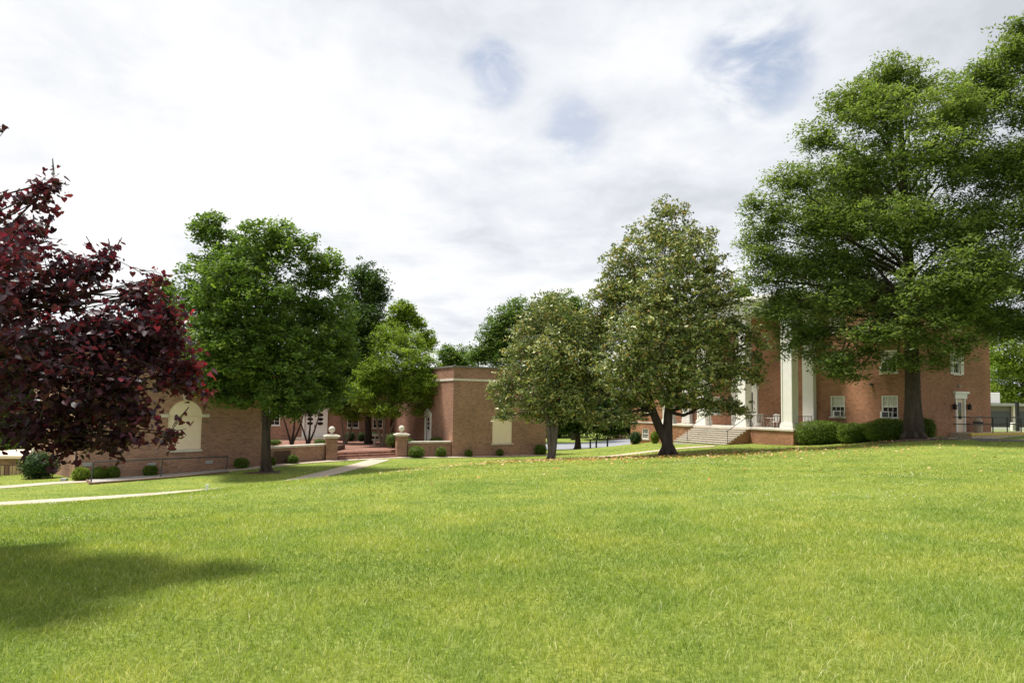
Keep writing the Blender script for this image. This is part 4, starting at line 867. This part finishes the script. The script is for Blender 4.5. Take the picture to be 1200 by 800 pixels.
# 5 big pin oak and its neighbour at the right edge
tree('pin_oak', 1071, 512, 38, [(1000, 120, 34, 26, 0), (1045, 85, 34, 22, 0), (1085, 95, 44, 28, 1), (960, 165, 32, 26, 0), (1020, 150, 50, 34, -1.5), (1090, 150, 50, 34, -2.5), (930, 215, 38, 28, 0), (990, 205, 44, 34, -1), (1060, 205, 55, 40, -3), (1130, 200, 50, 40, -1), (905, 255, 34, 22, 0), (955, 265, 46, 28, -1), (1020, 270, 50, 34, -2.5),
     (900, 300, 30, 16, 0), (960, 320, 52, 26, 0), (1050, 280, 50, 36, -3), (1110, 290, 55, 40, -3), (930, 350, 42, 22, 1), (990, 355, 50, 26, -1), (1050, 350, 55, 34, -4), (1110, 350, 48, 34, -3), (950, 385, 36, 16, 0), (1000, 395, 44, 18, -2), (1050, 395, 50, 24, -3.5), (1102, 380, 36, 22, -2), (975, 418, 34, 10, -1), (1030, 425, 36, 10, -2), (1060, 200, 90, 80, 4), (1060, 320, 100, 60, 5), (885, 235, 16, 10, 0), (1150, 372, 26, 12, -1), (1086, 424, 16, 12, -1), (985, 440, 20, 6, -1), (1165, 380, 30, 24, 0), (912, 362, 40, 26, 0), (940, 400, 36, 24, 0), (972, 428, 40, 14, -1), (895, 328, 38, 20, 0), (1010, 412, 26, 10, -1), (1082, 402, 22, 24, -3), (1158, 372, 28, 14, -1), (1070, 340, 50, 40, -4.5), (985, 300, 50, 24, 0), (1125, 120, 34, 34, 0), (1030, 110, 40, 30, 1), (1140, 260, 50, 40, 0), (1000, 240, 60, 50, 3), (905, 270, 34, 22, 1.5), (940, 300, 40, 20, 2)],
    (.44, 130), .20, M['pin'], M['bark_dark'], 'huge pin oak with thick straight dark trunk at the corner of the columned hall', ntuft=8200, per=28, tuft=.62, flat=.45, seed=19, gap=.06, twig=340, aspect=.42, up=.7, flare=1.35, lk=.36)
tree('pin_oak', 1330, 520, 36, [(1190, 60, 38, 34, 0), (1158, 85, 26, 28, 0), (1165, 110, 30, 30, 0), (1200, 130, 46, 40, -1), (1240, 60, 50, 50, 0), (1175, 200, 40, 36, -1), (1230, 200, 55, 55, 1), (1195, 265, 46, 36, -2), (1165, 310, 40, 28, 0), (1210, 330, 46, 34, -2), (1190, 385, 32, 24, 0), (1290, 100, 70, 80, 0), (1300, 260, 90, 90, 0), (1260, 350, 70, 50, 1), (1200, 30, 20, 14, 0), (1400, 200, 90, 120, 1)],
    (.45, 200), .20, M['pin'], M['bark_dark'], 'second tall oak whose branches fill the top right corner, trunk out of frame', ntuft=5200, per=28, tuft=.62, flat=.45, seed=23, gap=.0, twig=200, aspect=.42, up=.7, base_z=0.1)
# 6 background trees
BG = [
 (475, 520, 84, [(472, 365, 16, 14, 0), (488, 378, 10, 10, 0), (465, 385, 18, 16, 0), (500, 400, 12, 14, 0)], 'light', 'thin tree top showing above the courtyard trees, behind the rear range', 500, .7),
 (370, 510, 86, [(340, 425, 40, 26, 0), (385, 415, 40, 30, 0), (365, 445, 50, 22, 0), (425, 430, 30, 26, 0)], 'deep', 'dark leafy tree just above the roof at the back of the courtyard', 900, .9),
 (528, 500, 95, [(530, 415, 16, 13, 0), (545, 420, 16, 14, 0), (522, 428, 12, 10, 0)], 'oak', 'small tree top above the left end of the theatre roof', 350, .8),
 (600, 520, 90, [(590, 385, 26, 26, 0), (610, 370, 28, 22, 0), (575, 405, 22, 22, 0), (600, 410, 36, 30, 0), (645, 372, 30, 24, 0), (560, 418, 14, 14, 0)], 'oak', 'full green tree behind the theatre roof, left of the smaller magnolia top', 1300, .9),
 (672, 520, 96, [(660, 360, 26, 20, 0), (675, 375, 22, 26, 0), (690, 400, 24, 26, 0)], 'oak', 'green tree crown peeping between the tops of the two magnolias', 700, .9),
 (676, 529, 74, [(670, 480, 34, 22, 0), (650, 490, 26, 14, 0), (705, 482, 30, 20, 0), (690, 455, 46, 26, 2), (668, 500, 28, 9, 0), (712, 500, 24, 10, 0)], 'deep', 'dark low spreading tree with black trunk beside the pale road', 1100, .7),
 (725, 512, 97, [(720, 485, 30, 26, 0), (750, 478, 26, 30, 0), (700, 490, 24, 24, 0), (738, 500, 26, 12, 0)], 'deep', 'dark tree mass behind the rail fence at the hall corner', 900, .9),
 (655, 515, 104, [(650, 480, 34, 34, 0), (630, 470, 30, 34, 0), (665, 500, 34, 14, 0)], 'deep', 'dark tree across the pale road behind the smaller magnolia trunk', 800, 1.0),
 (20, 545, 66, [(10, 440, 40, 50, 0), (40, 480, 34, 36, 0), (-20, 480, 44, 50, 0), (20, 515, 46, 20, 0)], 'oak', 'green tree behind the purple tree above the tan garage', 1100, .8),
 (190, 520, 74, [(190, 345, 16, 20, 0), (200, 370, 18, 24, 0), (180, 385, 14, 20, 0)], 'oak', 'green tree top behind the left hall roof between purple and broad green trees', 500, .8),
 (1195, 500, 88, [(1180, 430, 26, 26, 0), (1205, 440, 34, 40, 0), (1175, 462, 22, 16, 0), (1195, 470, 34, 18, 0), (1230, 420, 44, 56, 0), (1170, 405, 16, 26, 0), (1250, 460, 40, 36, 0)], 'light', 'bright green tree behind the low grey service building at the right edge', 1500, .85),
 (1150, 500, 100, [(1150, 440, 26, 34, 0), (1135, 420, 24, 40, 0), (1170, 470, 22, 20, 0)], 'oak', 'darker green tree directly behind the right end of the columned hall', 700, .9),
]
for i, (px, py, Y, lb, mt, lab, nt_, ts) in enumerate(BG):
    tree('background_tree', px, py, Y, lb, (.35, int(np.mean([l[1] for l in lb]))), .32, M[mt], M['bark_dark'], lab, group='trees behind the buildings', ntuft=nt_, per=24, tuft=ts, seed=40 + i, twig=30, gap=.0)
tree('background_tree', 905, 500, 78, [(868, 345, 12, 12, 0), (880, 360, 16, 12, 0)], (.3, 380), .3, M['oak'], M['bark_dark'], 'green tree top just above the porch entablature, behind the columned hall', group='trees behind the buildings', ntuft=180, per=24, tuft=.7, seed=60, twig=12)

def hY(px, o=.55): return LY + lxx(px) * sl_ - o
def tY(px, o=.45): return AY + ax_(px) * sa - o
def wY(px, o=.62): t = (px - 318) / (388 - 318); return (lend[1] + .6) * (1 - t) + pL.y * t - o
def shrub(px, Y, wpx, hpx, label, mat='shrub', n=3200, leaf=.065, power=2.4, group=None, z=None, name='round_shrub', rough=.06, depthf=1.0):
    rng = np.random.default_rng(int(px * 7 + Y)); p = gp(px, Y)
    if z is not None: p.z = z
    k = Y / F; rx, rz = wpx * k / 2, hpx * k / 2; ry = rx * depthf
    e = empty(name, p, 0, label, 'shrub', group)
    def sup(d, s=1.0):
        q = (np.abs(d[:, 0]) ** power + np.abs(d[:, 1]) ** power + np.abs(d[:, 2]) ** power) ** (-1 / power)
        o = d * q[:, None]
        bump = 1 + rough * np.array([mnoise.noise(Vector(v * 2.6) + p) for v in d]) * 2 + rough * .7 * np.array([mnoise.noise(Vector(v * 7) + p) for v in d])
        return o * bump[:, None] * s * np.array([rx, ry, rz]) + np.array([0, 0, rz * .94])
    d = rng.normal(size=(n, 3)); d /= np.linalg.norm(d, axis=1)[:, None]
    c = sup(d) ; c = (c - np.array([0, 0, rz * .94])) * rng.uniform(.80, 1.05, n)[:, None] + np.array([0, 0, rz * .94])
    v, f, s, a = leaves(c, leaf, .3, .6, rng=rng)
    # closed inner core in the leaf material, lower in the ramp
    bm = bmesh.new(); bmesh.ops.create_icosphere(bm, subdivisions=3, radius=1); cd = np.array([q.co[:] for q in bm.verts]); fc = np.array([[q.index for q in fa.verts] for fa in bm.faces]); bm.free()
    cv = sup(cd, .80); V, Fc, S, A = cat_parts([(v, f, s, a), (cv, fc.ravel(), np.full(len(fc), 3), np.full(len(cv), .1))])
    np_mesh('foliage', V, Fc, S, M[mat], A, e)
    MB().tube([(0, 0, -.15), (0, 0, rz * .5)], .05, 6).build('stem', M['bark_dark'], e)
    return e
gL = 'clipped shrubs along the building walls'
shrub(50, 40.0, 38, 31, 'big shaggy dark green bush at the left hall corner', 'shrub_dark', 5200, .10, 2, rough=.16)
shrub(98, hY(98), 18, 16, 'lime green leafy shrub left of the round pair by the left hall', 'shrub_lime', 1800, .09, 2, rough=.16)
shrub(120, hY(120), 17, 15, 'clipped round shrub, left one of the touching pair by the left hall', group=gL)
shrub(135, hY(135), 15, 14.5, 'clipped round shrub, right one of the touching pair by the left hall', group=gL)
shrub(179, hY(179), 15, 13, 'clipped round shrub below the cream blind arched window', group=gL)
shrub(285, hY(285), 16, 13, 'clipped oval shrub against the left hall just left of the broad green tree trunk', group=gL)
shrub(319.5, wY(319.5), 10, 10.5, 'clipped round shrub immediately right of the broad green tree trunk', group=gL)
shrub(345, wY(345), 12, 10.5, 'clipped round shrub midway along the left garden wall', group=gL)
shrub(489, 53.2, 19, 14, 'wide clipped shrub just right of the right ball topped pier', group=gL)
shrub(517.5, 54.3, 12.5, 12, 'clipped round shrub at the right end of the right garden wall', group=gL)
shrub(550, tY(550), 9, 9, 'small clipped ball shrub between theatre corner and cream panel', group=gL, n=1600)
shrub(586.5, tY(586.5), 8.5, 8.5, 'small clipped ball shrub beneath the cream panel of the theatre', group=gL, n=1600)
shrub(634, tY(634), 14, 13, 'clipped round shrub at the right end of the theatre wall', group=gL)
for px, Y, w1, h1, lb, z_ in [(461, 56.5, 16, 17, 'upright green shrub behind the right ball topped pier', -1.9), (411, 65.5, 12, 12, 'dark round shrub under the left courtyard window', -1.98), (424, 65.5, 9, 11, 'dark round shrub between the two courtyard windows', -1.98), (438, 65.3, 11, 12, 'dark round shrub under the right courtyard window', -1.98),
      (479, 56.0, 14, 7, 'low green shrub showing over the right garden wall beside the pier', -1.62), (513, 57.0, 18, 8, 'low green shrub showing over the right garden wall near the theatre door', -1.62), (322, 52.5, 17, 7, 'low green shrub over the left garden wall next to the broad tree trunk', -1.62), (376, 53.5, 14, 7, 'low green shrub over the left garden wall next to the left pier', -1.62)]:
    shrub(px, Y, w1, h1, lb, 'shrub' if z_ > -1.7 or px > 450 else 'shrub_dark', 1800, .06, 2.2, 'shrubs inside the courtyard', z_)
shrub(745, 65, 14, 15, 'loose olive green bush at the left corner of the columned hall', 'shrub_dark', 2200, .10, 2, rough=.18)
shrub(767.5, 62, 10, 14, 'yellow green bush behind the forked magnolia trunk', 'shrub_lime', 1800, .10, 2, rough=.15)
gH = 'hedge shrubs in front of the columned hall'
def hedge_at(px, off, wpx, hpx, lab, n):
    y = ly(px, -off); w0 = loc2w(-off, y); Y = w0[1]
    shrub(px, Y, wpx, hpx, lab, 'shrub', int(n * 1.5), .085, 3.2, gH, G(w0[0], Y) - .05, 'hedge_shrub', .07, .8)
hedge_at(962, 1.5, 54, 29, 'large rounded hedge shrub beside the last porch column', 7000); hedge_at(1003, 1.4, 38, 24, 'smallest hedge shrub, between the two larger ones', 5200); hedge_at(1040, 1.4, 46, 26.5, 'rounded hedge shrub just left of the pin oak trunk', 6000); hedge_at(1081, 1.3, 26, 25, 'hedge shrub half hidden behind the pin oak trunk', 3500)
# soil ring at the oak
def disc(name, px, Y, r, mat, ry=None):
    c0 = gp(px, Y); mb = MB(); n = 28; mb.v.append((c0.x, c0.y, G(c0.x, c0.y) + .09))
    for k in range(n): a = 2 * math.pi * k / n; rr = r * (1 + .18 * math.sin(3 * a + px) + .1 * math.sin(7 * a)); x, y = c0.x + math.cos(a) * rr, c0.y + math.sin(a) * (ry or r) / r * rr; mb.v.append((x, y, G(x, y) + .012))
    for k in range(n): mb.f.append([0, 1 + k, 1 + (k + 1) % n])
    tag(mb.build(name, mat, smooth=True), kind='structure'); return (c0.x, c0.y, r * .8)
BARE = [disc('bare_soil', 1066, 37.8, 2.1, M['soil'], 1.4), disc('bare_soil', 312, 40.9, 1.1, M['soil'], .9), disc('bare_soil', 646, 42.9, .8, M['soil'], .7), disc('bare_soil', 783, 41.9, 1.2, M['soil'], .9)]

# ------------------------------------------------------------------ grass
def vnoise(x, y, s, seed):
    rg = np.random.default_rng(seed); g = rg.random((256, 256)); u = x / s + 1000; v = y / s + 1000; i = np.floor(u).astype(int); j = np.floor(v).astype(int); fu = u - i; fv = v - j
    fu = fu * fu * (3 - 2 * fu); fv = fv * fv * (3 - 2 * fv); a = lambda p, q: g[p % 256, q % 256]
    return (a(i, j) * (1 - fu) + a(i + 1, j) * fu) * (1 - fv) + (a(i, j + 1) * (1 - fu) + a(i + 1, j + 1) * fu) * fv
def in_quad(x, y, Q):
    r = np.ones(x.shape, bool)
    for a, b_ in zip(Q, Q[1:] + Q[:1]): r &= (b_.x - a.x) * (y - a.y) - (b_.y - a.y) * (x - a.x) > 0
    return r
def in_local(x, y, ox, oy, rot, x0, x1, y0, y1):
    c_, s_ = math.cos(rot), math.sin(rot); dx, dy_ = x - ox, y - oy; u = dx * c_ + dy_ * s_; v = -dx * s_ + dy_ * c_
    return (u > x0) & (u < x1) & (v > y0) & (v < y1)
def scatter(n, Y0, Y1, p, rg):
    t = rg.random(n); Y = (Y0 ** p + (Y1 ** p - Y0 ** p) * t) ** (1 / p); X = rg.uniform(-1, 1, n) * (Y * .79 + 2.4)
    fade = np.clip((Y - .45 * Y1) / (.55 * Y1), 0, 1) if Y1 < 60 else 0; f2 = np.clip(Y / Y0 - 1, 0, 1) if Y0 > 3 else 1
    k0_ = (rg.random(n) > fade) & (rg.random(n) < f2 + .0); X = X[k0_]; Y = Y[k0_]; n = len(X)
    k = ~on_path(X, Y) if Y1 > 15 else np.ones(n, bool)
    if Y1 > 15:
        for bx, by, br in BARE: k &= (X - bx) ** 2 + (Y - by) ** 2 > br ** 2
        k &= ~in_quad(X, Y, GRAV)
        k &= ~in_local(X, Y, CX, YC, ROT, -PD - .1, 40, -2.3, LEN) & ~in_local(X, Y, CX, YC, ROT, -PD - 2.6, 1, ys0, ys1) & ~in_local(X, Y, CX, YC, ROT, -2.6, 1, -1, 12)
        k &= ~in_local(X, Y, AX, AY, AR, -20, A1, 0, 20) & ~in_local(X, Y, LX, LY, LR, 0, LL, 0, 20) & ~((Y > 49.5) & (X < -5.5) & (X > -20))
    return X[k], Y[k]
def blades(n, Y0, Y1, p, h, wk, rg, tall=1.0, quad=True):
    X, Y = scatter(n, Y0, Y1, p, rg); n = len(X); Z = GA(X, Y)
    n1 = vnoise(X, Y, .9, 1); n2 = vnoise(X, Y, .22, 2); n3 = vnoise(X, Y, 3.5, 3); n4 = vnoise(X, Y, 7.0, 5)
    hh = h * (.55 + .55 * n1 + .5 * n2 ** 2) * rg.uniform(.5, 1.3, n); th = rg.uniform(0, 2 * np.pi, n)
    ln = rg.uniform(.2, 1.7, n) * hh; wd = wk * Y * rg.uniform(.6, 1.3, n) + .0012; fa = rg.uniform(0, 2 * np.pi, n)
    dx, dy = np.cos(th), np.sin(th); wx, wy = np.cos(fa) * wd * .5, np.sin(fa) * wd * .5
    rnd = np.clip(.24 * n1 + .16 * n3 + .10 * n4 + .16 * n2 + .46 * rg.random(n) - .04 + (rg.random(n) > .96) * .45, 0, 1)
    B0 = np.stack([X - wx, Y - wy, Z - .01], 1); B1 = np.stack([X + wx, Y + wy, Z - .01], 1)
    Tp = np.stack([X + dx * ln, Y + dy * ln, Z + hh], 1)
    if not quad:
        V = np.stack([B0, B1, Tp], 1).reshape(-1, 3); return V, np.arange(3 * n), np.full(n, 3), np.repeat(rnd, 3)
    m0 = np.stack([X + dx * ln * .35 - wx * .8, Y + dy * ln * .35 - wy * .8, Z + hh * .6], 1); m1 = m0 + np.stack([wx * 1.6, wy * 1.6, np.zeros(n)], 1)
    V = np.stack([B0, B1, m1, m0, Tp], 1).reshape(-1, 3); b_ = (np.arange(n) * 5)[:, None]
    Fc = np.concatenate([b_ + np.array([0, 1, 2, 3]), b_ + np.array([3, 2, 4])], 1).ravel(); S = np.tile([4, 3], n)
    return V, Fc, S, np.repeat(rnd, 5)
rg = np.random.default_rng(99)
parts = [blades(330000, 2.8, 14, .7, .055, .0007, rg), blades(280000, 4, 26, .9, .052, .0008, rg, quad=False), blades(210000, 9, 50, 1.2, .050, .0009, rg, quad=False), blades(60000, 34, 62, 1.5, .06, .0011, rg, quad=False)]
V, Fc, S, A = cat_parts(parts)
tag(np_mesh('grass', V, Fc, S, M['grass'], A), 'short mown lawn grass with clover covering the slope', 'grass', kind='stuff')
# clover heads in loose drifts
X, Y = scatter(16000, 7, 42, 1.3, rg); k = (vnoise(X, Y, 1.6, 11) > .68) & (vnoise(X, Y, 5, 12) > .5) | (rg.random(len(X)) > .985); X, Y = X[k], Y[k]; Z = GA(X, Y)
cc = np.stack([X, Y, Z + .055], 1); mbv = []; mbf = []; n = len(cc); s = (.007 + .0003 * Y)[:, None] * rg.uniform(.7, 1.2, (n, 1))
o6 = np.array([[1, 0, 0], [0, 1, 0], [-1, 0, 0], [0, -1, 0], [0, 0, .9], [0, 0, -.7]]); V = (cc[:, None, :] + o6[None] * s[:, None, :]).reshape(-1, 3); b_ = (np.arange(n) * 6)[:, None]
tri = np.array([0, 1, 4, 1, 2, 4, 2, 3, 4, 3, 0, 4, 1, 0, 5, 2, 1, 5, 3, 2, 5, 0, 3, 5]); Fc = (b_ + tri).ravel()
tag(np_mesh('clover_flowers', V, Fc, np.full(8 * n, 3), M['petal']), 'tiny white clover heads scattered over the lawn', 'flowers', kind='stuff')
# fallen magnolia leaves
def cluster(px, Y, sx, sy, n): x0 = PX(px, Y); return np.stack([rg.normal(x0, sx, n), rg.normal(Y, sy, n)], 1)
Q = np.concatenate([cluster(783, 38.5, 6, 3.4, 1500), cluster(650, 40, 4.0, 2.6, 600), cluster(930, 37, 6, 2.8, 800), cluster(720, 46, 4, 3, 160), np.stack([rg.uniform(-8, 24, 160), rg.uniform(18, 40, 160)], 1)])
k = ~in_local(Q[:, 0], Q[:, 1], CX, YC, ROT, -PD - 2.8, 9, -1, LEN); Q = Q[k]
cc = np.stack([Q[:, 0], Q[:, 1], GA(Q[:, 0], Q[:, 1]) + .065], 1); v, f, s_, a = leaves(cc, .15, 1.6, .55, rng=rg)
tag(np_mesh('fallen_leaves', v, f, s_, M['fallen'], a), 'dry orange magnolia leaves strewn on the grass under the magnolias', 'leaves', kind='stuff')
cy = scene.cycles; cy.use_denoising = True; cy.max_bounces = 6; cy.transparent_max_bounces = 4; cy.diffuse_bounces = 3; cy.glossy_bounces = 2; cy.transmission_bounces = 3
